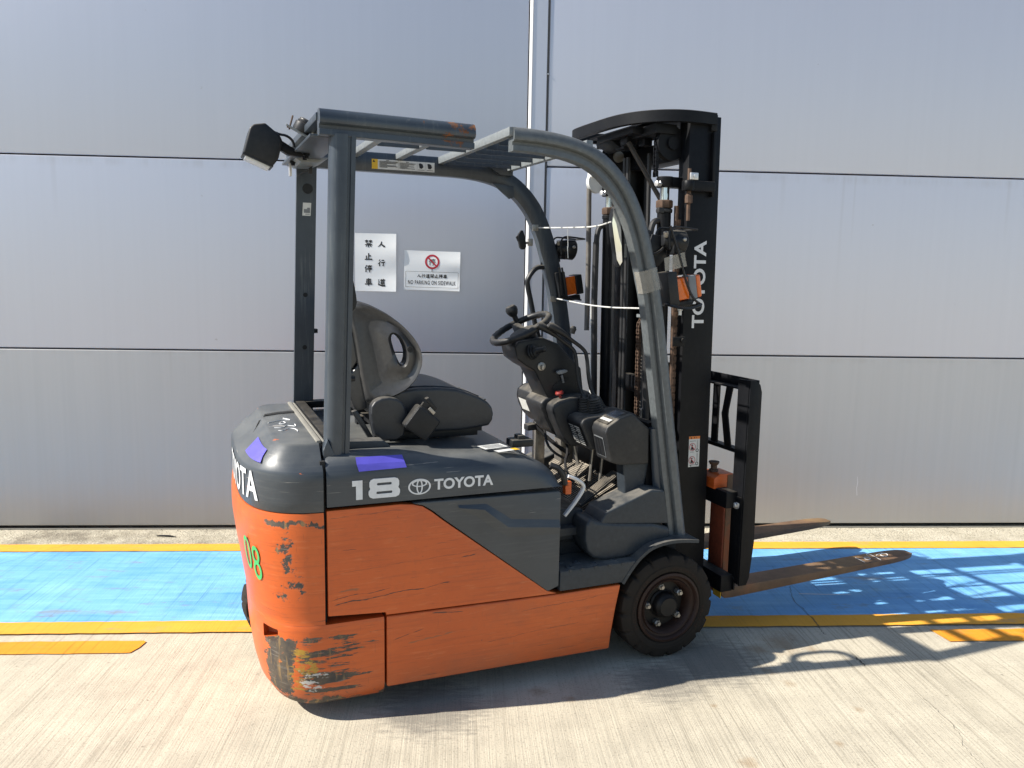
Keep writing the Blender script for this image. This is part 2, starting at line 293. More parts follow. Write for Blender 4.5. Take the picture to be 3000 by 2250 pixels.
M['label_yellow'] = plain('label_yellow', (0.70, 0.42, 0.02), 0.5, 0, 0.05)
M['ink'] = plain('black_ink', (0.012, 0.012, 0.014), 0.6)
M['red'] = plain('red_ink', (0.42, 0.018, 0.035), 0.5)
M['tape'] = plain('violet_tape', (0.10, 0.085, 0.48), 0.38, 0, 0.14, 14, 0.08)
M['green'] = plain('green_marker_paint', (0.05, 0.40, 0.12), 0.6, 0, 0.12, 50)
M['chalk'] = plain('white_chalk', (0.75, 0.75, 0.74), 0.9)
M['cord'] = plain('white_cord', (0.50, 0.50, 0.48), 0.6, 0, 0.3, 60)
M['cleartape'] = plain('packing_tape', (0.34, 0.32, 0.28), 0.25, 0, 0.25, 25, 0.12, Alpha=0.5)
M['redbutton'] = plain('red_knob', (0.22, 0.02, 0.015), 0.45)
M['grey_plastic'] = plain('grey_plastic', (0.16, 0.17, 0.18), 0.4)
M['screen'] = plain('display_glass', (0.09, 0.10, 0.11), 0.12)
M['strip'] = plain('pale_rubber_strip', (0.22, 0.21, 0.18), 0.8)
M['galv'] = plain('galvanised', (0.55, 0.55, 0.55), 0.35, 0.6, 0.08)
def paper_mat():
    t = NT('creased_paper'); a = t.noise((1, 1, 9), 1.6, 4, 0.5); b = t.noise(sc_=9, det=3)
    t.set(t.mix(t.mr(b, 0.3, 0.7), (0.76, 0.77, 0.76), (0.82, 0.82, 0.80)), 0.55, 0.0); t.bump(t.m2('ADD', a, t.mul(b, 0.3)), 0.12, 0.008); return t.m
M['paper'] = paper_mat()

# ------------------------------------------------------------------ mesh helpers
class B:
    def __init__(s): s.v = []; s.f = []
    def add(s, v, f):
        o = len(s.v); s.v += [tuple(p) for p in v]; s.f += [tuple(i + o for i in q) for q in f]; return s
    def bm(s, bm, mat=None):
        bm.verts.index_update(); vs = [(mat @ x.co if mat else x.co.copy()) for x in bm.verts]
        fs = [[x.index for x in q.verts] for q in bm.faces]; bm.free(); return s.add(vs, fs)
    def box(s, a, b, bev=0.0, seg=2, mat=None):
        bm = bmesh.new(); bmesh.ops.create_cube(bm, size=1)
        for x in bm.verts: x.co = Vector((a[i] + (x.co[i] + .5) * (b[i] - a[i]) for i in range(3)))
        if bev: bmesh.ops.bevel(bm, geom=bm.edges[:], offset=bev, segments=seg, profile=0.6, affect='EDGES', clamp_overlap=True)
        return s.bm(bm, mat)
    def prism(s, pts, v0, v1, bev=0.0, seg=2, mat=None, axis='v'):
        """polygon in the (u, w) plane pushed along v (axis 'v'), or in (u, v) along w (axis 'w'), or in (v, w) along u"""
        bm = bmesh.new(); n = len(pts)
        P = {'v': lambda p, t: (p[0], t, p[1]), 'w': lambda p, t: (p[0], p[1], t), 'u': lambda p, t: (t, p[0], p[1])}[axis]
        A = [bm.verts.new(P(p, v0)) for p in pts]; Bv = [bm.verts.new(P(p, v1)) for p in pts]
        bm.faces.new(A); bm.faces.new(Bv[::-1])
        for i in range(n): bm.faces.new((A[i], Bv[i], Bv[(i + 1) % n], A[(i + 1) % n]))
        bmesh.ops.recalc_face_normals(bm, faces=bm.faces[:])
        if bev: bmesh.ops.bevel(bm, geom=bm.edges[:], offset=bev, segments=seg, profile=0.6, affect='EDGES', clamp_overlap=True)
        return s.bm(bm, mat)
    def tube(s, path, r, seg=10, closed=False):
        P = [Vector(p) for p in path]; n = len(P); rr = r if isinstance(r, (list, tuple)) else [r] * n
        rings = []; prev = None
        for i, p in enumerate(P):
            if closed: t = (P[(i + 1) % n] - P[i - 1])
            else: t = P[min(i + 1, n - 1)] - P[max(i - 1, 0)]
            t.normalize()
            if prev is None:
                a = Vector((0, 0, 1)) if abs(t.z) < .9 else Vector((1, 0, 0)); x = t.cross(a).normalized()
            else: x = (prev - t * prev.dot(t)).normalized()
            prev = x; y = t.cross(x); rings.append([p + (x * math.cos(k * 2 * math.pi / seg) + y * math.sin(k * 2 * math.pi / seg)) * rr[i] for k in range(seg)])
        v = [q for ring in rings for q in ring]; f = []
        m = n if closed else n - 1
        for i in range(m):
            j = (i + 1) % n
            for k in range(seg): f.append((i * seg + k, i * seg + (k + 1) % seg, j * seg + (k + 1) % seg, j * seg + k))
        if not closed: f.append(tuple(range(seg))[::-1]); f.append(tuple((n - 1) * seg + k for k in range(seg)))
        return s.add(v, f)
    def lathe(s, prof, o, d, seg=32, cap=True):
        d = Vector(d).normalized(); o = Vector(o); a = Vector((0, 0, 1)) if abs(d.z) < .9 else Vector((1, 0, 0))
        x = d.cross(a).normalized(); y = d.cross(x); v = []; f = []
        for (r, h) in prof:
            for k in range(seg):
                t = 2 * math.pi * k / seg; v.append(o + d * h + (x * math.cos(t) + y * math.sin(t)) * r)
        for i in range(len(prof) - 1):
            for k in range(seg): f.append((i * seg + k, i * seg + (k + 1) % seg, (i + 1) * seg + (k + 1) % seg, (i + 1) * seg + k))
        if cap: f.append(tuple(range(seg))[::-1]); f.append(tuple((len(prof) - 1) * seg + k for k in range(seg)))
        return s.add(v, f)
    def sweep(s, prof, path):
        """profile of (normal offset, v) swept along a path of (u, w)"""
        n = len(path); m = len(prof); v = []; f = []
        for i, p in enumerate(path):
            a = Vector(path[max(i - 1, 0)]); b = Vector(path[min(i + 1, n - 1)]); t = (b - a).normalized(); nn = Vector((-t.y, t.x))
            for (k, vv) in prof: v.append((p[0] + nn.x * k, vv, p[1] + nn.y * k))
        for i in range(n - 1):
            for k in range(m): f.append((i * m + k, i * m + (k + 1) % m, (i + 1) * m + (k + 1) % m, (i + 1) * m + k))
        f.append(tuple(range(m))); f.append(tuple((n - 1) * m + k for k in range(m))[::-1])
        return s.add(v, f)
    def quad(s, *p): return s.add(p, [tuple(range(len(p)))])
    def mirror(s):
        n = len(s.v); s.v += [(x, -y, z) for x, y, z in s.v]; s.f += [tuple(i + n for i in q)[::-1] for q in s.f]; return s
    def map(s, fn): s.v = [tuple(fn(*p)) for p in s.v]; return s
    def make(s, name, mat, parent=None, smooth=35, loc=None, solid=0.0):
        me = bpy.data.meshes.new(name); me.from_pydata(s.v, [], s.f); me.update()
        bm = bmesh.new(); bm.from_mesh(me); bmesh.ops.recalc_face_normals(bm, faces=bm.faces[:]); bm.to_mesh(me); bm.free()
        if smooth:
            me.polygons.foreach_set('use_smooth', [True] * len(me.polygons)); me.set_sharp_from_angle(angle=R(smooth))
        me.materials.append(M[mat] if isinstance(mat, str) else mat)
        o = bpy.data.objects.new(name, me); C.objects.link(o)
        if parent is not None: o.parent = parent
        if loc: o.location = loc
        return o

def flat(pts, th=0.0): return pts
def bez(p0, p1, p2, n=8):
    return [tuple((1 - t) ** 2 * a + 2 * t * (1 - t) * b + t * t * c for a, b, c in zip(p0, p1, p2)) for t in [i / n for i in range(n + 1)]]
def smoothp(pts, it=2):
    P = [Vector(p) for p in pts]
    for _ in range(it):
        Q = [P[0]]
        for a, b in zip(P, P[1:]): Q += [a * .75 + b * .25, a * .25 + b * .75]
        Q.append(P[-1]); P = Q
    return [tuple(p) for p in P]
def closedp(pts, it=2):
    P = [Vector(p) for p in pts]
    for _ in range(it):
        Q = []
        for i in range(len(P)):
            a, b = P[i], P[(i + 1) % len(P)]; Q += [a * .75 + b * .25, a * .25 + b * .75]
        P = Q
    return [tuple(p) for p in P]
def tag(o, label=None, cat=None, group=None, kind=None):
    if label: o['label'] = label
    if cat: o['category'] = cat
    if group: o['group'] = group
    if kind: o['kind'] = kind
    return o
def empty(name, loc=(0, 0, 0), rz=0.0):
    o = bpy.data.objects.new(name, None); C.objects.link(o); o.location = loc; o.rotation_euler = (0, 0, rz); o.empty_display_size = .2; return o

def curve_mesh(cu):
    ob = bpy.data.objects.new('tmp', cu); C.objects.link(ob)
    dg = bpy.context.evaluated_depsgraph_get(); me = bpy.data.meshes.new_from_object(ob.evaluated_get(dg))
    v = [tuple(x.co) for x in me.vertices]; f = [tuple(p.vertices) for p in me.polygons]
    bpy.data.objects.remove(ob); bpy.data.meshes.remove(me); return v, f
def text_geo(body, bold=0.0, ext=0.0, spacing=1.0, res=4, shear=0.0):
    cu = bpy.data.curves.new('tmp', 'FONT'); cu.body = body; cu.size = 1; cu.offset = bold; cu.extrude = ext; cu.space_character = spacing; cu.resolution_u = res; cu.shear = shear
    v, f = curve_mesh(cu); bpy.data.curves.remove(cu); return v, f
def loops_geo(loops):
    cu = bpy.data.curves.new('tmp', 'CURVE'); cu.dimensions = '2D'; cu.fill_mode = 'BOTH'
    for lp in loops:
        sp = cu.splines.new('POLY'); sp.points.add(len(lp) - 1); sp.use_cyclic_u = True
        for p, q in zip(sp.points, lp): p.co = (q[0], q[1], 0, 1)
    v, f = curve_mesh(cu); bpy.data.curves.remove(cu); return [p[:2] for p in v], f
def fit(v, x0, y0, x1, y1):
    """rescale the flat geometry v to the rectangle"""
    ax = min(p[0] for p in v); bx = max(p[0] for p in v); ay = min(p[1] for p in v); by = max(p[1] for p in v)
    return [(x0 + (p[0] - ax) / max(bx - ax, 1e-9) * (x1 - x0), y0 + (p[1] - ay) / max(by - ay, 1e-9) * (y1 - y0)) for p in v]
def plate(v2, f, O, X, Y, N, th, b=None):
    """flat 2D faces -> thin solid on the plane O + x X + y Y, raised by th along N"""
    O, X, Y, N = Vector(O), Vector(X), Vector(Y), Vector(N).normalized(); n = len(v2); b = b or B()
    top = [O + X * x + Y * y + N * th for x, y in v2]; bot = [O + X * x + Y * y for x, y in v2]
    ed = {}
    for q in f:
        for i in range(len(q)): e = (q[i], q[(i + 1) % len(q)]); ed[tuple(sorted(e))] = ed.get(tuple(sorted(e)), 0) + 1
    fs = list(f) + [tuple(e) + (e[1] + n, e[0] + n) for e, c in ed.items() if c == 1]
    return b.add(top + bot, fs)
def ell(cx, cy, rx, ry, n=40, ph=0): return [(cx + rx * math.cos(ph + 2 * math.pi * i / n), cy + ry * math.sin(ph + 2 * math.pi * i / n)) for i in range(n)]
def rrect(x0, y0, x1, y1, r, n=5):
    out = []
    for cx, cy, a in ((x1 - r, y1 - r, 0), (x0 + r, y1 - r, 90), (x0 + r, y0 + r, 180), (x1 - r, y0 + r, 270)):
        for i in range(n + 1): t = R(a + 90 * i / n); out.append((cx + r * math.cos(t), cy + r * math.sin(t)))
    return out

# ------------------------------------------------------------------ setting: ground
def jitter_line(x0, x1, y0, y1, z, amp=0.003, step=0.04, th=None):
    n = max(2, int((x1 - x0) / step)); b = B(); v = []; f = []
    for i in range(n + 1):
        x = x0 + (x1 - x0) * i / n; v += [(x, y0 + random.uniform(-amp, amp), z), (x, y1 + random.uniform(-amp, amp), z)]
    for i in range(n): f.append((2 * i, 2 * i + 2, 2 * i + 3, 2 * i + 1))
    return b.add(v, f)
YW = 4.80
pav = B().quad((-90, -120, 0), (90, -120, 0), (90, YW + .2, 0), (-90, YW + .2, 0)).make('concrete_pavement', 'concrete', None, 0)
tag(pav, 'pale broom-finished concrete pavement under the forklift', kind='structure')
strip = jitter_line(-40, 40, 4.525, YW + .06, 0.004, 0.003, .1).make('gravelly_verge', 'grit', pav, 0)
lane = jitter_line(-40, 40, 3.495, 4.405, 0.004, 0.002, .1).make('blue_lane', 'blue', pav, 0)
for y0, y1 in ((4.405, 4.520), (3.380, 3.495)): jitter_line(-40, 40, y0, y1, 0.0072, 0.0025).make('lane_edge_line', 'yellow', pav, 0)
def seg(pts): return B().quad(*[(x, y, 0.004) for x, y in pts])
lp = [(-8, 3.20)] + [(-8 + i * .05, 3.201 + random.uniform(-.003, .003)) for i in range(1, 133)] + [(-1.37, 3.20), (-1.345, 3.203), (-1.325, 3.25), (-1.318, 3.30), (-1.332, 3.312)] + [(-1.36 - i * .05, 3.312 + random.uniform(-.003, .003)) for i in range(133)]
seg(lp).make('dashed_line_mark', 'yellow_thin', pav, 0)
lp = [(2.15, 3.218)] + [(2.2 + i * .05, 3.218 + random.uniform(-.003, .003)) for i in range(120)] + [(8.2, 3.335)] + [(8.15 - i * .05, 3.335 + random.uniform(-.003, .003)) for i in range(120)] + [(2.128, 3.337), (2.14, 3.27)]
seg(lp).make('dashed_line_mark', 'yellow_thin', pav, 0)
def crack(pts, z, w=0.0035):
    P = []
    for a, b in zip(pts, pts[1:]):
        for k in range(4):
            t = k / 4; P.append((a[0] + (b[0] - a[0]) * t + random.uniform(-.005, .005), a[1] + (b[1] - a[1]) * t))
    P.append(pts[-1]); v = []; f = []
    for i, p in enumerate(P):
        ww = w * random.uniform(.25, 1.0); v += [(p[0] - ww, p[1], z), (p[0] + ww, p[1], z)]
    for i in range(len(P) - 1): f.append((2 * i, 2 * i + 1, 2 * i + 3, 2 * i + 2))
    B().add(v, f).make('surface_crack', 'crack', pav, 0)
crack([(1.705, 4.124), (1.698, 3.981), (1.688, 3.847), (1.679, 3.825), (1.657, 3.752), (1.632, 3.632), (1.64, 3.555), (1.636, 3.497)], 0.0055, .0018)
crack([(1.636, 3.5), (1.636, 3.437), (1.631, 3.394), (1.628, 3.375)], 0.0088, .003); crack([(1.629, 3.38), (1.625, 3.343), (1.628, 3.30)], 0.0015, .002)
crack([(1.76, 2.761), (1.765, 2.726), (1.765, 2.663), (1.761, 2.577), (1.746, 2.495), (1.722, 2.467), (1.718, 2.41), (1.716, 2.359), (1.70, 2.2)], 0.0015, .0009)
crack([(1.661, 3.093), (1.661, 3.064), (1.664, 3.05), (1.66, 3.015)], 0.0015, .0035)
crack([(-2.2, 4.52), (-2.26, 4.45), (-2.3, 4.40)], 0.0088, .0014); crack([(-2.3, 4.41), (-2.36, 4.3), (-2.5, 4.1), (-2.55, 3.9)], 0.0055, .0014)

B().quad((1.695, 3.745, .0057), (1.955, 3.727, .0057), (1.955, 3.730, .0057), (1.695, 3.751, .0057)).make('chalk_mark', 'chalk', pav, 0)
tw = B().tube([(-1.77, 4.655, .010), (-1.74, 4.650, .013), (-1.70, 4.652, .011), (-1.655, 4.640, .010)], [.003, .005, .005, .002], 6).make('twig', 'gap')
tag(tw, 'short dark twig lying on the gritty verge at the wall foot, left of forklift', 'twig')
gb = B()
for _ in range(420):
    x, y = random.uniform(-3.2, 4.2), YW - .005 - abs(random.gauss(0, .05)); r_ = random.uniform(.0012, .0042)
    gb.add([(x + r_ * a, y + r_ * b_, .004 + r_ * c_) for a, b_, c_ in ((1, 0, 0), (0, .9, 0), (-1.1, 0, 0), (0, -.8, 0), (.1, .1, .9))], [(0, 1, 4), (1, 2, 4), (2, 3, 4), (3, 0, 4)])
gbo = gb.make('loose_grit', 'crack', pav, 0); gbo['kind'] = 'stuff'
# ------------------------------------------------------------------ setting: panel wall
wall = empty('panel_wall', (0, YW, 0)); tag(wall, 'grey brushed metal panel wall with horizontal seams behind the forklift', 'wall')
def wpanel(x0, x1, z0, z1):
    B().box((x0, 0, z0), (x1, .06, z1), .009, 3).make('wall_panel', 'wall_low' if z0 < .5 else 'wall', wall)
ZS = [0.022, 1.088, 2.180, 3.27, 4.36, 5.45]
for z0, z1 in zip(ZS, ZS[1:]):
    wpanel(-14, .366, z0 + .0035, z1 - .0035); wpanel(.486, 14, z0 + .0035 + (.004 if z0 < 2.5 else 0), z1 - .0035 + (.004 if z1 < 2.5 else 0))
B().box((-14, .07, 0.0), (14, .12, 5.46)).make('seam_backing', 'seal', wall)
B().box((-14, .05, 0.001), (14, .065, .026)).make('base_gap', 'gap', wall)
B().prism([(.388, .05), (.388, -.003), (.390, -.005), (.471, -.005), (.473, -.003), (.473, .05)], .012, 5.45, axis='w').make('joint_column', 'wall', wall)
B().prism([(.371, .05), (.371, .002), (.3735, -.001), (.3845, -.007), (.3875, -.008), (.3875, .05)], .012, 5.45, axis='w').make('column_edge_trim', 'trim', wall)  # chamfered edge strip, its sunlit brightness painted in as white
B().box((.4745, .012, .012), (.486, .06, 5.45)).make('column_joint', 'seal', wall)
for z in (2.70, 1.6): B().lathe([(.0, -.004), (.006, -.004), (.006, 0), (.004, .006)], (.480, .0, z), (0, -1, 0), 8).make('screw_head', 'galv', wall)
B().box((-14, -.012, .001), (14, -.002, .010)).make('base_angle', 'strip', wall)

B().add([(2.492, -.001, .335), (2.497, -.001, .30), (2.493, -.001, .26), (2.499, -.001, .212), (2.503, -.001, .212), (2.497, -.001, .26), (2.501, -.001, .30), (2.494, -.001, .335)], [(0, 1, 6, 7), (1, 2, 5, 6), (2, 3, 4, 5)]).make('panel_scratch', 'trim', wall, 0)
# ------------------------------------------------------------------ paper notices on the wall
def paper_sign(name, label, x0, z0, x1, z1, tilt):
    root = empty(name, ((x0 + x1) / 2, YW, (z0 + z1) / 2)); root.rotation_euler = (0, tilt, 0); tag(root, label, 'sign')
    w, h = x1 - x0, z1 - z0; n, m = 14, 12; v = []; f = []
    def bulge(a, c): return -.006 - .013 * (a ** 2) * (0.6 + 0.4 * math.cos(c * 9)) - .004 * abs(math.sin(c * 3.3)) * (1 - a)
    for j in range(m + 1):
        for i in range(n + 1):
            a, c = i / n, j / m; v.append(((a - .5) * w, bulge(a, c), (c - .5) * h))
    for j in range(m):
        for i in range(n): k = j * (n + 1) + i; f.append((k, k + 1, k + n + 2, k + n + 1))
    sh = B().add(v, f).make('paper_sheet', 'paper', root, 60)
    def put(v2, fc, th=.0009, nm='lettering', mt='ink', lift=0.0):
        b = B(); vv = []
        for x, y in v2: vv.append((x, bulge(x / w + .5, y / h + .5) - th - lift, y))
        b.add(vv, fc).make(nm, mt, root, 0)
    return root, put, w, h
root, put, w, h = paper_sign('paper_notice', 'portrait white paper notice with seven brushed characters in two columns taped to wall', -.625, 1.447, -.386, 1.781, R(0.2))
def strokes(lst, cx, cy, s, wd=.085):
    """brush strokes on a unit square (y up); each is a list of (x, y, half-width scale)"""
    vv = []; ff = []
    for st in lst:
        o = len(vv); n = len(st)
        for i, q in enumerate(st):
            p = Vector(q[:2]); a = Vector(st[max(i - 1, 0)][:2]); b = Vector(st[min(i + 1, n - 1)][:2]); t = (b - a).normalized(); nn = Vector((-t.y, t.x)); k = wd * .5 * (q[2] if len(q) > 2 else 1)
            for sg in (1, -1): e = p + nn * k * sg; vv.append((cx + (e.x - .5) * s, cy + (e.y - .5) * s))
        for i in range(n - 1): ff.append((o + 2 * i, o + 2 * i + 1, o + 2 * i + 3, o + 2 * i + 2))
    return vv, ff
KAI = {
 'ren': [[(.52, .85, 1.0), (.48, .62, 1.2), (.33, .38, 1.1), (.05, .18, .5)], [(.46, .60, .8), (.62, .40, 1.4), (.82, .25, 1.9), (.97, .20, .8)]],
 'xing': [[(.34, .92, 1), (.18, .74, .7)], [(.38, .68, 1.1), (.22, .48, 1), (.05, .36, .6)], [(.25, .50, 1), (.25, .08, 1.1)], [(.52, .80, 1), (.84, .84, 1.1)], [(.45, .54, 1), (.95, .59, 1.2)], [(.72, .56, 1.1), (.72, .12, 1.2), (.58, .17, .6)]],
 'dao': [[(.10, .84, 1.3), (.20, .76, 1.2)], [(.06, .58, 1), (.24, .60, 1), (.12, .36, .9), (.24, .20, .9)], [(.04, .20, .8), (.25, .20, 1.2), (.55, .10, 1.6), (.97, .10, 1.8)], [(.48, .92, 1), (.54, .84, 1)], [(.78, .94, 1), (.70, .83, .9)], [(.34, .78, 1), (.95, .81, 1.1)], [(.64, .80, .9), (.58, .68, .9)], [(.45, .66, .9), (.45, .28, .9)], [(.45, .66, .8), (.82, .67, 1), (.82, .28, 1)], [(.45, .54, .7), (.8, .54, .7)], [(.45, .42, .7), (.8, .42, .7)], [(.45, .30, .8), (.8, .30, .8)]],
 'jin': [[(.06, .84, .9), (.46, .86, .9)], [(.27, .96, .9), (.27, .56, .9)], [(.26, .82, .8), (.08, .64, .5)], [(.28, .80, .8), (.44, .68, .8)], [(.54, .84, .9), (.95, .87, .9)], [(.74, .96, .9), (.74, .56, .9)], [(.72, .82, .8), (.55, .64, .5)], [(.76, .80, .8), (.96, .66, 1)], [(.26, .48, .9), (.76, .50, .9)], [(.06, .34, 1), (.96, .37, 1.1)], [(.51, .35, 1), (.51, .04, 1.1), (.42, .07, .6)], [(.32, .26, .9), (.16, .08, .6)], [(.68, .26, .9), (.86, .12, 1.1)]],
 'zhi': [[(.52, .92, 1.1), (.52, .16, 1.1)], [(.54, .56, 1.1), (.82, .58, 1.2)], [(.24, .60, 1.1), (.24, .16, 1)], [(.03, .12, 1.1), (.5, .14, 1.1), (.98, .16, 1.5)]],
 'ting': [[(.26, .94, 1.1), (.16, .70, 1), (.03, .54, .6)], [(.18, .70, 1), (.18, .06, 1.1)], [(.62, .96, 1), (.66, .88, 1)], [(.32, .84, .9), (.95, .86, 1)], [(.46, .76, .8), (.46, .60, .8)], [(.46, .76, .8), (.82, .76, .8), (.80, .60, .8)], [(.46, .62, .7), (.8, .62, .7)], [(.32, .50, 1), (.36, .38, .7)], [(.34, .50, .9), (.96, .52, 1), (.88, .40, .6)], [(.44, .36, .9), (.84, .38, .9)], [(.64, .36, 1), (.64, .06, 1.1), (.52, .11, .6)]],
 'che': [[(.20, .82, .9), (.82, .84, 1)], [(.24, .68, .9), (.24, .36, .9)], [(.24, .68, .9), (.78, .70, 1), (.76, .36, 1)], [(.24, .53, .8), (.76, .54, .8)], [(.24, .38, .8), (.76, .39, .8)], [(.03, .22, 1.1), (.97, .25, 1.3)], [(.50, .97, 1), (.50, .02, 1.2)]],
}
for col, x in ((('ren', 'xing', 'dao'), .034), (('jin', 'zhi', 'ting', 'che'), -.041)):
    ys = (.105, -.002, -.115) if len(col) == 3 else (.108, .034, -.037, -.113)
    for ch, y in zip(col, ys): put(*strokes(KAI[ch], x, y, .046, .13), nm='brushed_character')
put([(-w * .5, .028), (w * .5, .018), (w * .5, .0185), (-w * .5, .0285)], [(0, 1, 2, 3)], .0008, 'fold_line', 'paper')
root, put, w, h = paper_sign('printed_notice', 'landscape white printed notice with red prohibition circle and boxed English text below', -.341, 1.457, -.014, 1.686, R(0.9))
put(*loops_geo([ell(0.0, .052, .0425, .0425, 48), ell(0, .052, .0315, .0315, 48)]), nm='red_ring', mt='red')
put(*strokes(KAI['ting'], 0.0, .050, .042, .09), nm='ring_character')
d = .0275; put([(-d - .003, .052 + d - .003), (-d + .003, .052 + d + .003), (d + .003, .052 - d + .003), (d - .003, .052 - d - .003)], [(0, 1, 2, 3)], .0016, 'red_slash', 'red')
put([(-.0025, -.006), (.0025, -.006), (.0025, .0098), (-.0025, .0098)], [(0, 1, 2, 3)], nm='printed_post', mt='grey_plastic')
put(*loops_geo([[(-.154, -.098), (.154, -.098), (.154, -.006), (-.154, -.006)], [(-.1525, -.0965), (.1525, -.0965), (.1525, -.0075), (-.1525, -.0075)]]), nm='printed_frame')
for i, ch in enumerate(('ren', 'xing', 'dao', 'jin', 'zhi', 'ting', 'che')): put(*strokes(KAI[ch], -.076 + i * .0255, -.031, .0245, .14), nm='printed_character')
tv, tf = text_geo('NO PARKING ON SIDEWALK', .014, 0, 1.2); put(fit(tv, -.139, -.0815, .139, -.0575), tf)

# ------------------------------------------------------------------ FORKLIFT (local axes: x = forward u, y = left v, z = up w)
FY = R(18.33); FO = (0.6976, 3.6102, 0.0)
F = empty('forklift', FO, FY)
tag(F, 'worn orange and dark grey electric counterbalance forklift parked beside the panel wall', 'forklift')
def P(name, b, mat, parent=None, smooth=35, kind=None):
    o = b.make(name, mat, parent or F, smooth)
    if kind: o['kind'] = kind
    return o
def PP(name, b, mat, parent=None, smooth=35):
    m = B().add([(x, -y, z) for x, y, z in b.v], [q[::-1] for q in b.f]); P(name, m, mat, parent if not isinstance(parent, tuple) else parent[1], smooth)
    return P(name, b, mat, parent if not isinstance(parent, tuple) else parent[0], smooth)

# --- counterweight
def plan(u0, du, dv, n=44, e1=4.0, e2=2.2, ns=6):
    out = []
    W_, A = .53 - dv, .265 - du
    for i in range(ns): out.append((u0 + (-1.395 - u0) * i / ns, -W_))
    for i in range(n + 1):
        th = math.pi * i / n; c, s_ = math.cos(th), math.sin(th)
        out.append((-1.395 - A * abs(s_) ** (2 / e2), -W_ * math.copysign(abs(c) ** (2 / e1), c)))
    for i in range(ns): out.append((-1.395 + (u0 + 1.395) * (i + 1) / ns, W_))
    return out
def loft(rings):
    b = B(); k = len(rings[0][1]); v = []; f = []
    for w_, pl in rings: v += [(p[0], p[1], w_) for p in pl]
    for i in range(len(rings) - 1):
        for j in range(k - 1): f.append((i * k + j, i * k + j + 1, (i + 1) * k + j + 1, (i + 1) * k + j))
        f.append((i * k + k - 1, i * k, (i + 1) * k, (i + 1) * k + k - 1))
    f.append(tuple(range(k))[::-1]); f.append(tuple((len(rings) - 1) * k + j for j in range(k)))
    return b.add(v, f)
lowr = [(.030, .15, .10), (.045, .115, .055), (.065, .09, .02), (.085, .078, .006), (.11, .062, 0), (.15, .052, 0), (.21, .046, 0), (.30, .042, 0), (.335, .041, .0), (.350, .040, .001), (.357, .040, .003)]
cw = loft([(w_, plan(-1.190, du, dv)) for w_, du, dv in lowr])
upr = [(.3575, .040, .003), (.362, .042, .004), (.385, .034, .004), (.43, .027, .001), (.49, .020, 0), (.56, .008, 0), (.62, .001, 0), (.66, 0, 0), (.70, .001, 0), (.735, .004, .002), (.757, .008, .005)]
cw2 = loft([(w_, plan(-1.402, du, dv)) for w_, du, dv in upr]); cw.add(cw2.v, cw2.f)
CWO = P('counterweight', cw, 'orange_cw', None, 50)
# tow slot cut into the lower right rear corner
def cut(ob, b):
    k = b.make('tmp_cut', 'gap', F, 0); md = ob.modifiers.new('cut', 'BOOLEAN'); md.object = k; md.operation = 'DIFFERENCE'; md.solver = 'EXACT'
    bpy.context.view_layer.update(); dg = bpy.context.evaluated_depsgraph_get(); me = bpy.data.meshes.new_from_object(ob.evaluated_get(dg))
    ob.modifiers.clear(); old = ob.data; ob.data = me; me.name = old.name; bpy.data.objects.remove(k)
    me.set_sharp_from_angle(angle=R(45))
cut(CWO, B().prism([(-1.640, -.46), (-1.582, -.505), (-1.50, -.40), (-1.57, -.35)], .285, .335, .006, axis='w'))
cut(CWO, B().box((-1.80, .055, -.10), (-1.20, .285, .375), .02, 2))      # opening for the steered rear wheel
topr = [(.758, .012, .008), (.763, .008, .004), (.80, .004, .002), (.86, .004, .001), (.893, .006, .002), (.903, .014, .008), (.935, .062, .045), (.962, .100, .074), (.974, .115, .086), (.979, .122, .092), (.981, .130, .099)]
CT = P('counterweight_cover', loft([(w_, plan(-1.402, du, dv, e1=4.0 + 4.0 * max(0, w_ - .9) / .08, e2=2.2 + 3.5 * max(0, w_ - .9) / .08)) for w_, du, dv in topr]), 'slate_cw', None, 40)
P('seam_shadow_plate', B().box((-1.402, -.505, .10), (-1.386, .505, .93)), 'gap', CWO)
P('edge_seal', B().box((-1.402, -.43, .978), (-1.386, .43, .988), .003), 'strip', CT)
P('edge_seal', B().box((-1.382, -.43, .968), (-1.372, .43, .984), .003), 'strip', CT)
sl = [(-1.400, .20, .9825), (-1.47, .185, .9825), (-1.525, .15, .9820), (-1.555, .08, .968), (-1.585, -.02, .942)]
sv = []; sf = []
for i, p in enumerate(sl):
    wd = .020 * (1 if i < 4 else .35); sv += [(p[0], p[1] - wd, p[2] + .002), (p[0] + .004, p[1] + wd, p[2] + .002)]
for i in range(len(sl) - 1): sf.append((2 * i, 2 * i + 1, 2 * i + 3, 2 * i + 2))
P('grip_slot_shade', B().add(sv, sf), 'gap', CT, 0)  # flat black strip painting the shade inside the groove, nothing is recessed
chalk = B()
for st in ([(-1.5254, -.0226), (-1.4675, .0288), (-1.4314, .0094), (-1.4609, .0623)], [(-1.4875, -.0507), (-1.471, -.0048), (-1.4594, -.0338), (-1.4715, -.0637), (-1.488, -.0555)],
           [(-1.5125, -.1291), (-1.4827, -.1413), (-1.4657, -.0902), (-1.4474, -.107), (-1.4316, -.1247), (-1.432, -.0755)], [(-1.5035, -.1847), (-1.4883, -.1939), (-1.4643, -.1547), (-1.4451, -.1605), (-1.4365, -.1942), (-1.4393, -.224)]):
    chalk.tube(smoothp([(a, b, .9823) for a, b in st]), .0016, 5)
P('chalk_number', chalk, 'chalk', CT)
def arc_tab(pl):
    d = [0]
    for a, b in zip(pl, pl[1:]): d.append(d[-1] + math.dist(a, b))
    return d
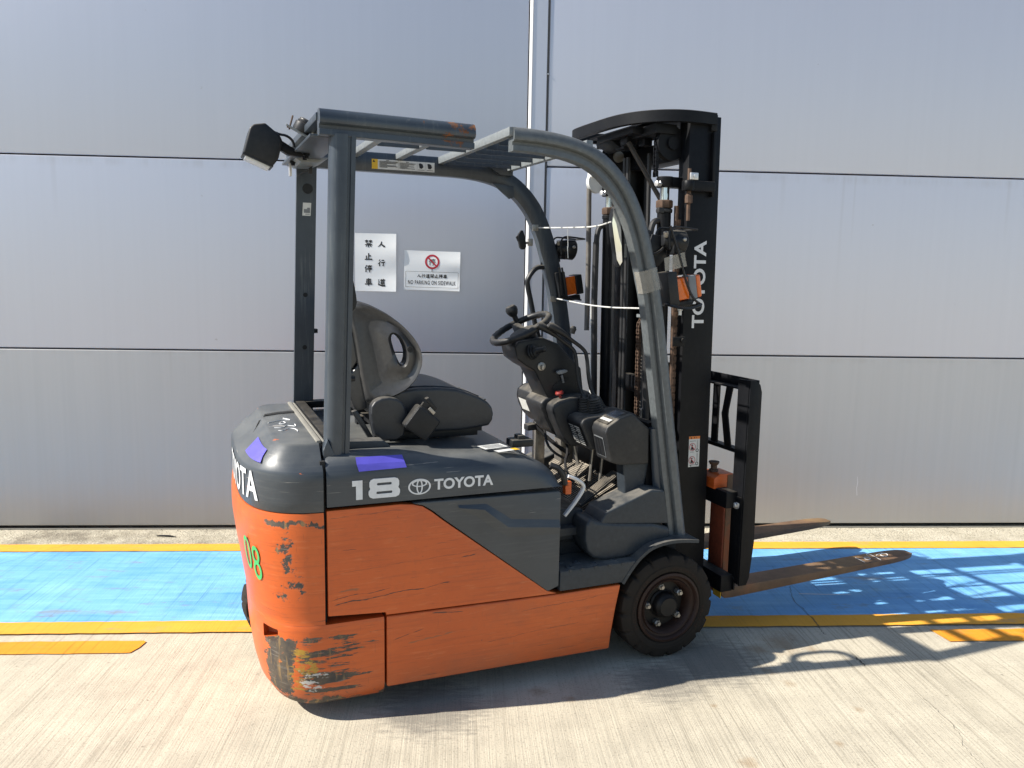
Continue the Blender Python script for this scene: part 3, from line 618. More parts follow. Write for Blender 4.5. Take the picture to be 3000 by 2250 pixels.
def on_curve(du, dv, s, off, k=0.0):
    pl = plan(-1.402, du, dv, 120, 4.0 + 4.0 * k, 2.2 + 3.5 * k); d = arc_tab(pl); mid = d[-1] / 2; t = mid - s      # s measured from rear centre, negative = right hand
    for i in range(len(d) - 1):
        if d[i] <= t <= d[i + 1]:
            k = (t - d[i]) / (d[i + 1] - d[i] + 1e-9); a, b = Vector(pl[i]), Vector(pl[i + 1]); p = a + (b - a) * k; tt = (b - a).normalized(); n = Vector((-tt.y, tt.x))
            if n.x > 0: n = -n
            p = p + n * off; return p.x, p.y
    return pl[0]
def wrapped(v2, f, du, dv, off, th=.0):
    b = B(); n = len(v2); tp = []; bt = []
    for x, y in v2:
        a = on_curve(du(y) if callable(du) else du, dv, x, off); tp.append((a[0], a[1], y))
    b.add(tp, f); return b
def sub_text(body, bold, x0, y0, x1, y1, spacing=1.0):
    v, f = text_geo(body, bold, 0, spacing); return fit(v, x0, y0, x1, y1), f
# rear lettering reads left to right seen from behind (from +v to -v)
v2, f2 = sub_text('TOYOTA', .02, -.02, .789, .436, .890)
P('rear_lettering', wrapped(v2, f2, .004, .001, .0025), 'decal', CT, 0)
for body, s0, s1, z0, z1 in (('0', .332, .382, .530, .652), ('8', .392, .438, .505, .629)):
    v2, f2 = sub_text(body, -.005, s0, z0, s1, z1)
    P('painted_number', wrapped(v2, f2, lambda y: (.027 - (y - .43) * .116 if y < .49 else .020 - (y - .49) * .148), 0, .004), 'green', CWO, 0)
tp = [(-.425, .915), (-.33, .915), (-.33, .958), (-.425, .958)]
def chamf(s, z):
    k = (z - .903) / (.962 - .903); x, y = on_curve(.014 + .086 * k, .008 + .066 * k, s, .003, max(0, z - .9) / .08); return (x, y, z + .002)
tn = []; tf = []
for i in range(9):
    t = i / 8
    for z, sa, sb in ((.920, .215, .425), (.938, .185, .402), (.955, .155, .380)): tn.append(chamf(sa + (sb - sa) * t, z))
for i in range(8): tf += [(3 * i, 3 * i + 1, 3 * i + 4, 3 * i + 3), (3 * i + 1, 3 * i + 2, 3 * i + 5, 3 * i + 4)]
P('violet_patch', B().add(tn, tf), 'tape', CT, 30)

# --- body sides, skirt, door panel (right side, mirrored on the left)
org = [(-1.385, .386), (-1.183, .372), (-1.183, .362), (-.51, .350), (-.556, .366), (-.972, .688), (-1.017, .7255), (-1.050, .748), (-1.085, .758), (-1.13, .763), (-1.385, .762)]
PP('side_panel', B().prism(org, -.527, -.49, .004), 'orange')
skirt = [(-1.181, .092), (-.279, .088), (-.272, .15), (-.256, .25), (-.236, .350), (-.5, .347), (-1.181, .358)]
PP('lower_skirt', B().prism(skirt, -.531, -.47, .007, 3), 'orange')
dark = [(-.553, .364), (-.508, .380), (-.508, .748), (-.515, .756), (-1.05, .763), (-1.085, .7605), (-1.047, .7505), (-1.013, .728), (-.968, .690)]
DP = PP('door_panel', B().prism(dark, -.5275, -.47, .004), 'slate')
A_ = [(-.916, .731), (-.82, .716), (-.76, .668), (-.724, .640), (-.512, .617)]; B_ = [(-.905, .722), (-.845, .690), (-.752, .619), (-.720, .598), (-.512, .588)]; C_ = [(-.92, .740), (-.81, .735), (-.742, .690), (-.71, .667), (-.512, .645)]
fv_ = [(a, -.5277, b) for a, b in C_] + [(a, -.5380, b) for a, b in A_] + [(a, -.5277, b) for a, b in B_]
PP('crease_facet', B().add(fv_, [(i, i + 1, i + 6, i + 5) for i in range(4)] + [(i + 5, i + 6, i + 11, i + 10) for i in range(4)] + [(4, 14, 9), (0, 5, 10)]), 'slate', DP, 25)
P('chassis', B().box((-.54, -.36, .12), (-.26, .36, .50)).box((-1.37, -.47, .12), (-.53, .47, .74)).box((-.3, -.33, .12), (.15, .33, .42)), 'gap')
# --- battery hood
Hs = [(-1.384, .935), (-1.37, .945), (-1.25, .947), (-1.12, .945), (-1.06, .938), (-1.00, .924), (-.93, .917), (-.85, .914), (-.77, .911), (-.70, .904), (-.64, .890), (-.59, .871), (-.55, .848), (-.522, .822), (-.510, .800), (-.506, .785)]
hv = []; hf = []
for u, H in Hs:
    lo = .775; q = lambda z: max(lo + .0005, z)
    sec = [(-.5285, lo), (-.5285, q(H - .085)), (-.5265, q(H - .060)), (-.517, q(H - .035)), (-.499, q(H - .015)), (-.472, q(H - .004)), (-.44, H), (-.41, H - .002), (-.395, min(H, .925) - .003), (0, min(H, .925) - .001)]
    sec = sec + [(-a, b) for a, b in sec[-2::-1]]
    hv += [(u, a, b) for a, b in sec]
k = len(sec)
for i in range(len(Hs) - 1):
    for j in range(k - 1): hf.append((i * k + j, i * k + j + 1, (i + 1) * k + j + 1, (i + 1) * k + j))
hf.append(tuple(range(k))); hf.append(tuple((len(Hs) - 1) * k + j for j in range(k)))
for i in range(len(Hs) - 1): hf.append((i * k, (i + 1) * k, (i + 1) * k + k - 1, i * k + k - 1))
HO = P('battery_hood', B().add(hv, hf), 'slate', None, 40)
S_X, S_Y, S_N = (1, 0, 0), (0, 0, 1), (0, -1, 0)
def side_print(name, v2, f, mat, parent, v=-.5290, th=.0015, smooth=0): return P(name, plate(v2, f, (0, v, 0), S_X, S_Y, S_N, th), mat, parent, smooth)
# the numeral 18
one = [(-1.299, .861), (-1.299, .842), (-1.286, .842), (-1.286, .794), (-1.264, .794), (-1.264, .861)]
side_print('numeral', *loops_geo([one]), 'decal', HO, th=.004)
e_out = rrect(-1.242, .794, -1.134, .832, .014) ; e_top = rrect(-1.238, .8285, -1.138, .863, .012)
eo = [(-1.228, .794), (-1.148, .794), (-1.137, .799), (-1.133, .808), (-1.133, .819), (-1.139, .828), (-1.136, .836), (-1.136, .851), (-1.141, .859), (-1.151, .863), (-1.225, .863), (-1.235, .859), (-1.240, .851), (-1.240, .836), (-1.237, .828), (-1.243, .819), (-1.243, .808), (-1.239, .799)]
side_print('numeral', *loops_geo([eo, rrect(-1.216, .8085, -1.160, .8175, .004), rrect(-1.214, .839, -1.162, .848, .004)]), 'decal', HO, th=.004)
cx, cy, rx, ry = -1.062, .8215, .041, .0285
em = plate(*loops_geo([ell(cx, cy, rx, ry, 56), ell(cx, cy, rx - .006, ry - .0042, 56)]), (0, -.529, 0), S_X, S_Y, S_N, .0015)
plate(*loops_geo([ell(cx, cy + .0115, .028, .0125, 40), ell(cx, cy + .0115, .0225, .0085, 40)]), (0, -.5292, 0), S_X, S_Y, S_N, .0015, em)
plate(*loops_geo([ell(cx, cy + .000, .0115, .0262, 40), ell(cx, cy + .000, .0068, .0212, 40)]), (0, -.5294, 0), S_X, S_Y, S_N, .0015, em)
P('oval_emblem', em, 'decal', HO, 0)
v2, f2 = sub_text('TOYOTA', .03, -1.008, .8045, -.785, .8445)
sh_ = [(x, y) for x, y in v2]; side_print('hood_lettering', sh_, f2, 'decal', HO)
# violet patch on the hood shoulder
tv_ = [(-1.281, .951), (-1.118, .947), (-1.110, .902), (-1.277, .897)]
P('violet_patch', B().add([(-1.281, -.4985, .9345), (-1.118, -.4985, .9325), (-1.108, -.5275, .893), (-1.275, -.5278, .890), (-1.281, -.5175, .9135), (-1.113, -.5172, .9115)], [(0, 1, 5, 4), (4, 5, 2, 3)]).map(lambda x, y, z: (x, y - .0025, z + .002)), 'tape', HO, 0)
def topq(name, pts, z, mat): P(name, B().add([(a, b, z) for a, b in pts], [tuple(range(len(pts)))]), mat, HO, 0)
topq('hood_label', [(-.80, -.39), (-.70, -.37), (-.69, -.43), (-.79, -.455)], .921, 'label')
topq('hood_label', [(-.76, -.462), (-.69, -.445), (-.68, -.475), (-.75, -.492)], .916, 'label'); topq('hood_label', [(-.688, -.444), (-.665, -.440), (-.655, -.470), (-.678, -.474)], .916, 'label_yellow')
lt = B()
for i in range(4): lt.add([(-.79 + .004 * i, -.40 - .013 * i, .9222), (-.71 + .003 * i, -.385 - .012 * i, .9222), (-.71 + .003 * i, -.389 - .012 * i, .9222), (-.79 + .004 * i, -.404 - .013 * i, .9222)], [(0, 1, 2, 3)])
P('label_print', lt, 'grey_plastic', HO, 0)
P('hood_latch', B().box((-.66, -.40, .905), (-.57, -.33, .935), .008).box((-.63, -.39, .93), (-.60, -.34, .95), .005), 'plastic', HO)
P('hood_vent', B().prism([(-1.30, .928), (-1.30, .965), (-1.29, .972), (-1.16, .966), (-1.135, .945), (-1.135, .928)], -.40, -.33, .004), 'cowl', HO)
P('rear_crossbar', B().box((-1.37, -.40, .955), (-1.33, .47, .992), .004).box((-1.33, .40, .96), (-1.20, .46, .99), .004), 'mast')
# --- seat
def ray_poly(c, ang, pts):
    d = Vector((math.cos(ang), math.sin(ang))); best = None
    for i in range(len(pts)):
        a, b = Vector(pts[i]) - Vector(c), Vector(pts[(i + 1) % len(pts)]) - Vector(c); e = b - a; den = d.x * e.y - d.y * e.x
        if abs(den) < 1e-9: continue
        t = (a.x * e.y - a.y * e.x) / den; s = (a.x * d.y - a.y * d.x) / den
        if t > 0 and -1e-6 <= s <= 1 + 1e-6 and (best is None or t > best): best = t
    return Vector(c) + d * best
outer = closedp([(-1.238, 1.36), (-1.262, 1.43), (-1.250, 1.458), (-1.218, 1.463), (-1.168, 1.448), (-1.103, 1.411), (-1.051, 1.368), (-1.008, 1.316), (-.986, 1.262), (-.991, 1.205), (-1.020, 1.150), (-1.066, 1.108), (-1.123, 1.082), (-1.180, 1.066), (-1.194, 1.08)], 1)
hole = closedp([(-1.089, 1.341), (-1.062, 1.325), (-1.041, 1.280), (-1.042, 1.240), (-1.055, 1.219), (-1.072, 1.235), (-1.094, 1.305), (-1.097, 1.328)], 1)
cc = (-1.068, 1.282); NA = 56
def wing(sgn):
    v = []; f = []; fr = [(0, .222), (.0, .236), (.10, .250), (.30, .243), (.55, .232), (.80, .246), (.92, .250), (.985, .240), (1.0, .222), (.985, .205), (.5, .20), (0, .20)]
    for k in range(NA):
        a = 2 * math.pi * k / NA; h_, o_ = ray_poly(cc, a, hole), ray_poly(cc, a, outer)
        for s_, vv in fr: p = h_ + (o_ - h_) * s_; v.append((p.x, sgn * (vv + .42 * (p.x + 1.13) * min(1, (vv - .19) / .03)), p.y))
    m = len(fr)
    for k in range(NA):
        for j in range(m): f.append((k * m + j, k * m + (j + 1) % m, ((k + 1) % NA) * m + (j + 1) % m, ((k + 1) % NA) * m + j))
    return B().add(v, f)
SB = P('seat_backrest', B().prism(closedp([(-1.23, 1.44), (-1.15, 1.42), (-1.10, 1.28), (-1.08, 1.12), (-1.17, 1.08), (-1.22, 1.30)], 1), -.205, .205, .02, 3), 'vinyl')
for sgn in (-1, 1): P('backrest_wing', wing(sgn), 'seat_shell', SB, 60)
P('backrest_shell', B().prism([(-1.262, 1.375), (-1.236, 1.382), (-1.208, 1.235), (-1.235, 1.20), (-1.256, 1.23)], -.205, .205, .012, 3).prism([(-1.256, 1.222), (-1.235, 1.193), (-1.207, 1.228), (-1.178, 1.052), (-1.225, 1.045), (-1.245, 1.10)], -.208, .208, .010, 3), 'seat_shell', SB)
P('wing_screw', B().lathe([(.012, 0), (.012, .003), (.006, .003), (.005, .001)], (-1.032, -.289, 1.283), (0, -1, 0), 16), 'plastic', SB)
cush = closedp([(-1.12, .955), (-1.14, 1.09), (-1.04, 1.128), (-.86, 1.126), (-.76, 1.095), (-.690, 1.055), (-.676, 1.00), (-.705, .955)], 1)
SC = P('seat_cushion', B().prism(cush, -.245, .245, .035, 4), 'vinyl', None, 50)
hip = closedp([(-1.182, 1.03), (-1.178, 1.085), (-1.13, 1.108), (-1.07, 1.098), (-1.040, 1.05), (-1.046, .99), (-1.058, .938), (-1.165, .942)], 1)
PP('hip_cover', B().prism(hip, -.285, -.235, .014, 4), 'vinyl', SC, 50)
P('seam_piping', B().tube(smoothp([(-1.05, -.20, 1.128), (-.9, -.21, 1.130), (-.80, -.20, 1.110), (-.72, -.17, 1.075)]), .004, 6).tube([(-.69, -.17, 1.06), (-.69, .17, 1.06)], .004, 6), 'vinyl', SC)
P('seat_slider', B().box((-1.15, -.20, .922), (-.73, -.15, .958), .004).box((-1.15, .15, .922), (-.73, .20, .958), .004).box((-1.12, -.22, .944), (-.72, .22, .962)), 'plastic', SC)
P('buckle_box', B().prism([(-1.010, 1.082), (-.925, 1.013), (-.983, .938), (-1.072, 1.002)], -.345, -.285, .014, 3), 'plastic', SC)
P('buckle_tongue', B().prism([(-.985, 1.100), (-.972, 1.106), (-.938, 1.062), (-.950, 1.052)], -.335, -.305, .004).prism([(-1.0, 1.075), (-.965, 1.055), (-.955, 1.068), (-.99, 1.088)], -.328, -.312), 'plastic', SC)
P('buckle_clip', B().prism([(-.968, 1.070), (-.948, 1.048), (-.957, 1.040), (-.977, 1.062)], -.341, -.335, .001), 'steel', SC)
P('recline_link', B().prism([(-1.245, 1.05), (-1.225, 1.055), (-1.165, .95), (-1.18, .94)], -.25, -.22, .005), 'vinyl', SC)

# --- floor, step, cowl, pedals
P('step_plate', B().prism([(-.504, .358), (-.218, .358), (-.164, .440), (-.504, .437)], -.5305, -.30, .005, 2), 'cowl')
stp = B()
for a, b in ((-.45, -.50), (-.40, -.46), (-.34, -.495), (-.30, -.455), (-.25, -.49), (-.47, -.44), (-.22, -.45)):
    stp.lathe([(.018, 0), (.015, .003), (.008, .004), (.007, .001)], (a, b, .438), (0, 0, 1), 14)
P('step_dimple', stp, 'cowl', None, 35, 'stuff')
tt = B()
for a in (-.47, -.42, -.36, -.30, -.24): tt.prism([(a, .441), (a + .018, .441), (a + .009, .428)], -.534, -.529)
P('step_tooth', tt, 'cowl', None, 35, 'stuff')
P('floor_plate', B().box((-.52, -.40, .53), (-.24, .47, .56)).prism([(-.24, .53), (-.24, .56), (.02, .70), (.05, .68)], -.40, .47), 'cowl')
rib = B()
for i in range(44):
    v_ = -.30 + i * .0168
    rib.prism([(-.50, .5605), (-.50, .566), (-.242, .566), (.0, .6965), (.003, .689), (-.238, .5605)], v_, v_ + .009)
P('ribbed_mat', rib, 'mat', None, 0)
P('recess_panel', B().box((-.505, -.36, .43), (-.33, -.33, .62)).box((-.505, -.36, .40), (-.14, -.2, .44)), 'cowl')
P('lower_cowl', B().prism(closedp([(-.375, .625), (-.300, .594), (.010, .562), (.018, .489), (-.16, .440), (-.33, .440), (-.375, .50)], 1)[:], -.485, -.30, .02, 3), 'cowl')
PP('upper_cowl', B().prism([(-.020, .704), (-.080, .712), (-.285, .638), (-.312, .594), (.008, .562)], -.482, -.33, .008, 3), 'cowl')
P('kick_panel', B().prism([(-.172, .81), (-.160, .672), (-.10, .648), (-.075, .66), (-.05, .81)], -.405, -.34, .010, 3), 'cowl')
P('support_post', B().tube([(-.046, -.425, .955), (-.015, -.425, .680)], .021, 16), 'guard')
P('bulkhead', B().prism([(-.06, .66), (-.06, .97), (-.02, .97), (.02, .66)], -.40, .44), 'mast')
# pedals
acc = Matrix.Translation((-.177, -.2, .655)) @ Matrix.Rotation(-math.atan2(.121, .18), 4, 'Y')
ab = B().box((-.112, -.030, -.008), (.112, .030, .004), .004, 2, acc)
AP = P('accelerator_pedal', ab, 'mat'); ar = B()
for i in range(6): ar.box((-.105, -.026 + i * .0095, .004), (.105, -.0215 + i * .0095, .009), .001, 1, acc)
P('pedal_rib', ar, 'mat', AP, 0)
def pedal(loc, ang, lx, ly, n):
    mt = Matrix.Translation(loc) @ Matrix.Rotation(-ang, 4, 'Y'); b = B().box((-lx, -ly, -.008), (lx, ly, .003), .004, 2, mt)
    o = P('brake_pedal', b, 'mat'); r = B()
    for i in range(n): x = -lx + .005 + i * (2 * lx - .01) / n; r.box((x, -ly + .004, .003), (x + .005, ly - .004, .008), .001, 1, mt)
    P('pedal_rib', r, 'mat', o, 0); return o
pedal((-.185, -.02, .695), R(38), .045, .050, 9); pedal((-.215, .13, .70), R(38), .035, .04, 7)
P('foot_rest', B().box((-.05, -.035, -.006), (.05, .035, .004), .003, 2, Matrix.Translation((-.14, -.30, .655)) @ Matrix.Rotation(R(-22), 4, 'Y')), 'mat')
P('pedal_rod', B().tube([(-.150, -.10, .84), (-.165, -.10, .66)], .007, 8).tube([(-.115, -.13, .84), (-.13, -.13, .65)], .007, 8).tube([(-.20, 0.02, .85), (-.17, 0.0, .70)], .008, 8), 'steel')
P('under_dash_cable', B().tube(smoothp([(-.30, .10, .87), (-.30, .06, .78), (-.20, .02, .72)]), .006, 6).tube(smoothp([(-.26, .04, .86), (-.22, 0, .80), (-.27, -.05, .72), (-.24, -.1, .66)]), .006, 6).tube(smoothp([(-.33, .16, .88), (-.26, .10, .80), (-.19, .05, .75)]), .009, 6), 'hose_black')
P('under_dash_frame', B().box((-.22, .08, .70), (-.16, .16, .86), .005).box((-.30, .2, .60), (-.25, .24, .88), .004), 'steel')
P('release_handle', B().tube(smoothp([(-.435, -.43, .785), (-.40, -.43, .772), (-.366, -.43, .748), (-.362, -.43, .728), (-.40, -.43, .675), (-.445, -.43, .625)]), .0075, 8).map(lambda x, y, z: (x, -.43 + (y + .43) * 1.5, z)), 'white')
P('orange_tag', B().box((-.452, -.45, .715), (-.425, -.42, .768), .006).box((-.455, -.455, .74), (-.44, -.43, .752)), 'orange')
P('side_cable', B().tube(smoothp([(-.52, -.45, .84), (-.49, -.46, .83), (-.47, -.46, .80), (-.455, -.45, .76)]), .012, 8), 'hose_black')

# --- dashboard and steering column
P('dash_panel', B().prism(closedp([(-.32, 1.06), (-.405, 1.03), (-.400, .985), (-.335, .870), (-.28, .862), (-.15, .86), (-.12, 1.06)], 1), -.086, .090, .010, 3), 'dash', None, 45)
P('dash_panel', B().prism(closedp([(-.28, 1.055), (-.375, 1.03), (-.385, .985), (-.315, .845), (-.26, .835), (-.15, .85), (-.12, 1.05)], 1), -.172, -.087, .010, 3), 'dash', None, 45)
LPN = P('dash_panel', B().prism(closedp([(-.27, 1.07), (-.375, 1.055), (-.385, .99), (-.335, .90), (-.26, .87), (-.15, .87), (-.12, 1.07)], 1), .093, .25, .012, 3), 'dash', None, 45)
P('dash_sticker', B().add([(-.3870, .12, 1.0), (-.3870, .21, 1.0), (-.3640, .21, .945), (-.3640, .12, .945)], [(0, 1, 2, 3)]), 'label', LPN, 0)
P('dash_lever', B().prism([(-.40, .868), (-.40, .895), (-.36, .90), (-.35, .87)], .06, .11, .006), 'dash')
LH = P('lever_housing', B().prism([(-.322, .962), (-.312, .982), (-.290, .990), (-.10, 1.005), (-.06, .99), (-.06, .85), (-.275, .852)], -.313, -.173, .010, 3), 'dash', None, 45)
pn = Vector((-.11, 0, -.047)).normalized(); pn = Vector((-.92, 0, -.39))
def on_face(p0, p1, name, v0, v1, mat, parent, lift=.0025):
    """plate on a sloping rear face from p0 (top u,w) to p1 (bottom u,w)"""
    d = (Vector((p1[0], p1[1])) - Vector((p0[0], p0[1]))).normalized(); n = Vector((d.y, -d.x)); n = n if n.x < 0 else -n
    q = [(p0[0] + n.x * lift, v0, p0[1] + n.y * lift), (p0[0] + n.x * lift, v1, p0[1] + n.y * lift), (p1[0] + n.x * lift, v1, p1[1] + n.y * lift), (p1[0] + n.x * lift, v0, p1[1] + n.y * lift)]
    return P(name, B().add(q, [(0, 1, 2, 3)]), mat, parent, 0)
def lerp2(a, b, t): return (a[0] + (b[0] - a[0]) * t, a[1] + (b[1] - a[1]) * t)
fa, fb = (-.3225, .956), (-.2775, .858)
on_face(lerp2(fa, fb, .03), lerp2(fa, fb, .97), 'data_plate', -.300, -.182, 'ink', LH)
for i in range(9):
    t0 = .08 + i * .095
    for (a, b_) in ((-.292, -.245), (-.238, -.192)):
        on_face(lerp2(fa, fb, t0), lerp2(fa, fb, t0 + .035 + .02 * random.random()), 'plate_print', a, b_ - random.uniform(0, .015), 'label', LH, .0035)
on_face(lerp2(fa, fb, .60), lerp2(fa, fb, .80), 'plate_print', -.205, -.190, 'label', LH, .0036)
DH = P('display_housing', B().prism([(-.277, .948), (-.268, .972), (-.212, 1.006), (-.165, 1.021), (-.150, 1.016), (-.075, .955), (-.072, .808), (-.20, .812), (-.248, .826)], -.437, -.314, .012, 3), 'dash', None, 45)
on_face((-.164, 1.0215), (-.262, .979), 'display_bezel', -.420, -.330, 'plastic', DH, .003); on_face((-.176, 1.0165), (-.222, .9975), 'display_screen', -.412, -.338, 'screen', DH, .0045)
for i in range(6): on_face((-.2335, .9915), (-.249, .985), 'display_key', -.415 + i * .0135, -.404 + i * .0135, 'label', DH, .0048)
on_face((-.272, .925), (-.252, .842), 'switch_frame', -.410, -.335, 'grey_plastic', DH, .002)
for i in range(3): on_face((-.2712, .921), (-.2528, .846), 'switch', -.406 + i * .0235, -.386 + i * .0235, 'plastic', DH, .004)
boot = B()
for (a, b_) in ((-.235, -.195), (-.215, -.235)):
    pr = [(.036, 0)]
    for i in range(7): r_ = .040 - i * .0022; pr += [(r_, .004 + i * .010), (r_ - .009, .009 + i * .010)]
    pr += [(.016, .078), (.010, .084)]
    boot.lathe(pr, (a, b_, .990), (-.22, 0, 1), 20)
P('lever_boot', boot, 'plastic')
def lever(dv, du):
    p = [(-.245 + du, -.195 + dv, 1.06), (-.262 + du, -.175 + dv, 1.12), (-.270 + du, -.165 + dv, 1.235), (-.285 + du, -.160 + dv, 1.262), (-.335 + du, -.158 + dv, 1.295), (-.375 + du, -.155 + dv, 1.325)]
    b = B().tube(smoothp(p), .0085, 8); o = P('control_lever', b, 'plastic')
    P('lever_knob', B().tube([(-.36 + du, -.155 + dv, 1.315), (-.39 + du, -.153 + dv, 1.335), (-.43 + du, -.150 + dv, 1.356), (-.442 + du, -.150 + dv, 1.362)], [.010, .014, .017, .010], 12), 'plastic', o)
lever(0.0, -.012); lever(-.035, .022)
P('lever_knob', B().tube([(-.315, -.19, 1.325), (-.31, -.19, 1.345), (-.306, -.19, 1.356)], [.010, .014, .008], 10), 'plastic')
col = [(-.528, 1.262), (-.512, 1.286), (-.40, 1.302), (-.33, 1.275), (-.215, 1.165), (-.200, 1.06), (-.25, 1.0), (-.36, 1.02), (-.435, 1.160), (-.470, 1.178), (-.515, 1.210)]
CO = P('steering_column', B().prism(col, -.085, .085, .008, 3), 'plastic', None, 45)
P('column_slot', B().prism([(-.352, 1.080), (-.345, 1.096), (-.29, 1.128), (-.275, 1.128), (-.275, 1.115), (-.34, 1.078)], -.0875, -.08), 'gap', CO)
P('ignition_key', B().lathe([(.018, 0), (.018, .004), (.013, .006)], (-.405, -.085, 1.178), (0, -1, 0), 20).box((-.412, -.110, 1.166), (-.402, -.091, 1.186), .002), 'steel', CO)
P('tilt_lever', B().tube([(-.30, -.088, 1.105), (-.315, -.10, 1.14)], .005, 8).prism(closedp([(-.345, 1.150), (-.338, 1.162), (-.295, 1.165), (-.290, 1.153), (-.33, 1.143)], 1), -.112, -.098, .003), 'grey_plastic', CO)
P('stalk_boot', B().lathe([(.030, 0), (.034, .006), (.026, .010), (.030, .016), (.022, .020), (.025, .026), (.016, .030), (.012, .05), (.013, .07), (.008, .075)], (-.455, -.085, 1.240), (.55, -.75, .25), 18), 'plastic', CO)
P('stop_button', B().lathe([(.006, 0), (.006, .014), (.017, .016), (.019, .022), (.015, .030), (.010, .030), (.009, .026)], (-.330, -.125, 1.045), (-.25, 0, 1), 20), 'redbutton')
# steering wheel
swc = Vector((-.468, 0, 1.335)); tl = R(27); ax = Vector((-math.sin(tl), 0, math.cos(tl))); sx = Vector((math.cos(tl), 0, math.sin(tl))); sy = Vector((0, 1, 0)); RW = .131
ring = [swc + (sx * math.cos(2 * math.pi * i / 56) + sy * math.sin(2 * math.pi * i / 56)) * RW for i in range(56)]
SW = P('steering_wheel', B().tube(ring, [.0145 + .0012 * math.cos(i * 3.0) for i in range(56)], 12, True), 'plastic', None, 60)
P('wheel_hub', B().lathe([(.02, -.045), (.05, -.04), (.055, -.018), (.062, -.004), (.058, .006), (.03, .012), (.0, .013)], swc - ax * .02, ax, 28, False), 'plastic', SW)
sp = B()
for a in (80, 200, 320):
    d = sx * math.cos(R(a)) + sy * math.sin(R(a)); t = ax.cross(d); p0 = swc - ax * .02 + d * .045; p1 = swc + d * (RW - .005)
    sp.add([p0 + t * .026 + ax * .006, p0 - t * .026 + ax * .006, p1 - t * .015 + ax * .005, p1 + t * .015 + ax * .005, p0 + t * .026 - ax * .008, p0 - t * .026 - ax * .008, p1 - t * .015 - ax * .006, p1 + t * .015 - ax * .006],
           [(0, 1, 2, 3), (4, 5, 6, 7), (0, 1, 5, 4), (1, 2, 6, 5), (2, 3, 7, 6), (3, 0, 4, 7)])
P('wheel_spoke', sp, 'plastic', SW)
kb = swc + sx * .035 + sy * .115
P('spinner_knob', B().lathe([(.012, 0), (.012, .02), (.020, .03), (.027, .045), (.027, .058), (.020, .070), (.0, .074)], kb + ax * .012, ax, 20, False), 'plastic', SW)
P('column_boot', B().lathe([(.055, 0), (.050, .02), (.045, .045)], swc - ax * .085, ax, 24), 'plastic', CO)

# --- fender and wheels
fp = smoothp([(-.226, .352), (-.19, .405), (-.150, .450), (-.095, .487), (-.02, .500), (.05, .498), (.125, .488)], 2)
PP('mudguard', B().sweep([(.006, -.5325), (.006, -.34), (-.007, -.34), (-.007, -.5325)], fp[::-1]), 'cowl')
P('wheel_arch', B().prism([(-.27, .12), (-.25, .28), (-.20, .385), (-.1, .46), (.0, .48), (.0, .44), (-.16, .36), (-.21, .12)], -.42, -.33), 'gap')
def tyre(R0, rr, wd, nl, seg=180):
    prof = [(rr, -wd * .42), (rr + .012, -wd * .50), (rr + .035, -wd * .515), (R0 - .055, -wd * .515), (R0 - .048, -wd * .505), (R0 - .022, -wd * .49), (R0 - .004, -wd * .43), (R0, -wd * .30), (R0, -wd * .12), (R0, 0), (R0, wd * .12), (R0, wd * .30), (R0 - .004, wd * .43), (R0 - .022, wd * .49), (R0 - .05, wd * .51), (rr + .012, wd * .50), (rr, wd * .42)]
    v = []; f = []; m = len(prof)
    for k in range(seg):
        t = 2 * math.pi * k / seg; ph = (k / seg * nl) % 1; ph2 = (k / seg * nl + .5) % 1
        for i, (r, y) in enumerate(prof):
            rad = r; side = ph if y < 0 else ph2
            if 5 <= i <= m - 4 and abs(y) > wd * .28 and side < .15: rad = r - .011
            v.append((rad * math.cos(t), y, rad * math.sin(t)))
    for k in range(seg):
        for i in range(m - 1): f.append((k * m + i, k * m + i + 1, ((k + 1) % seg) * m + i + 1, ((k + 1) % seg) * m + i))
    return B().add(v, f)
def wheel(name, loc, R0, rr, wd, nl, rot=0, face=-1):
    mt = Matrix.Translation(loc) @ Matrix.Rotation(rot, 4, 'Z'); mp = lambda x, y, z: mt @ Vector((x, y * (1 if face < 0 else -1), z))
    s = rr / .135; h = -wd / 2
    rim = B().lathe([(rr + .004, h + .012), (rr + .004, h - .003), (rr - .006, h - .006), (rr - .012, h), (rr - .014, h + .010), (rr - .022, h + .012), (rr - .026, h + .006), (rr - .036, h + .014), (rr - .042, h + .04), (rr - .045, h + .055), (.0, h + .058)], (0, 0, 0), (0, 1, 0), 56, False)
    w_ = P(name, rim.map(mp), 'rim', None, 40)
    P('tyre', tyre(R0, rr, wd, nl).map(mp), 'rubber', w_, 40)
    P('wheel_disc', B().lathe([(rr - .046, h + .054), (.058 * s, h + .052), (.058 * s, h + .046), (.052 * s, h + .040)], (0, 0, 0), (0, 1, 0), 40, False).map(mp), 'hub', w_, 40)
    P('hub_cap', B().lathe([(.050 * s, h + .05), (.050 * s, h + .02), (.046 * s, h + .012), (.038 * s, h + .006), (.036 * s, h + .001), (.0, h)], (0, 0, 0), (0, 1, 0), 32, False).map(mp), 'hub', w_, 40)
    for i in range(5):
        a = R(104 + 72 * i); c_, s_ = math.cos(a) * .078 * s, math.sin(a) * .078 * s
        P('wheel_nut', B().lathe([(.0145, h + .052), (.0145, h + .030), (.012, h + .027), (.009, h + .027), (.008, h + .018), (.0, h + .018)], (c_, 0, s_), (0, 1, 0), 6, False).map(mp), 'steel', w_, 30)
    return w_
wf = wheel('front_wheel', (-.006, -.450, .221), .220, .142, .162, 16); wheel('front_wheel', (-.006, .450, .221), .220, .142, .162, 16, 0, 1)
wheel('rear_wheel', (-1.44, .17, .191), .19, .11, .13, 15, R(6))
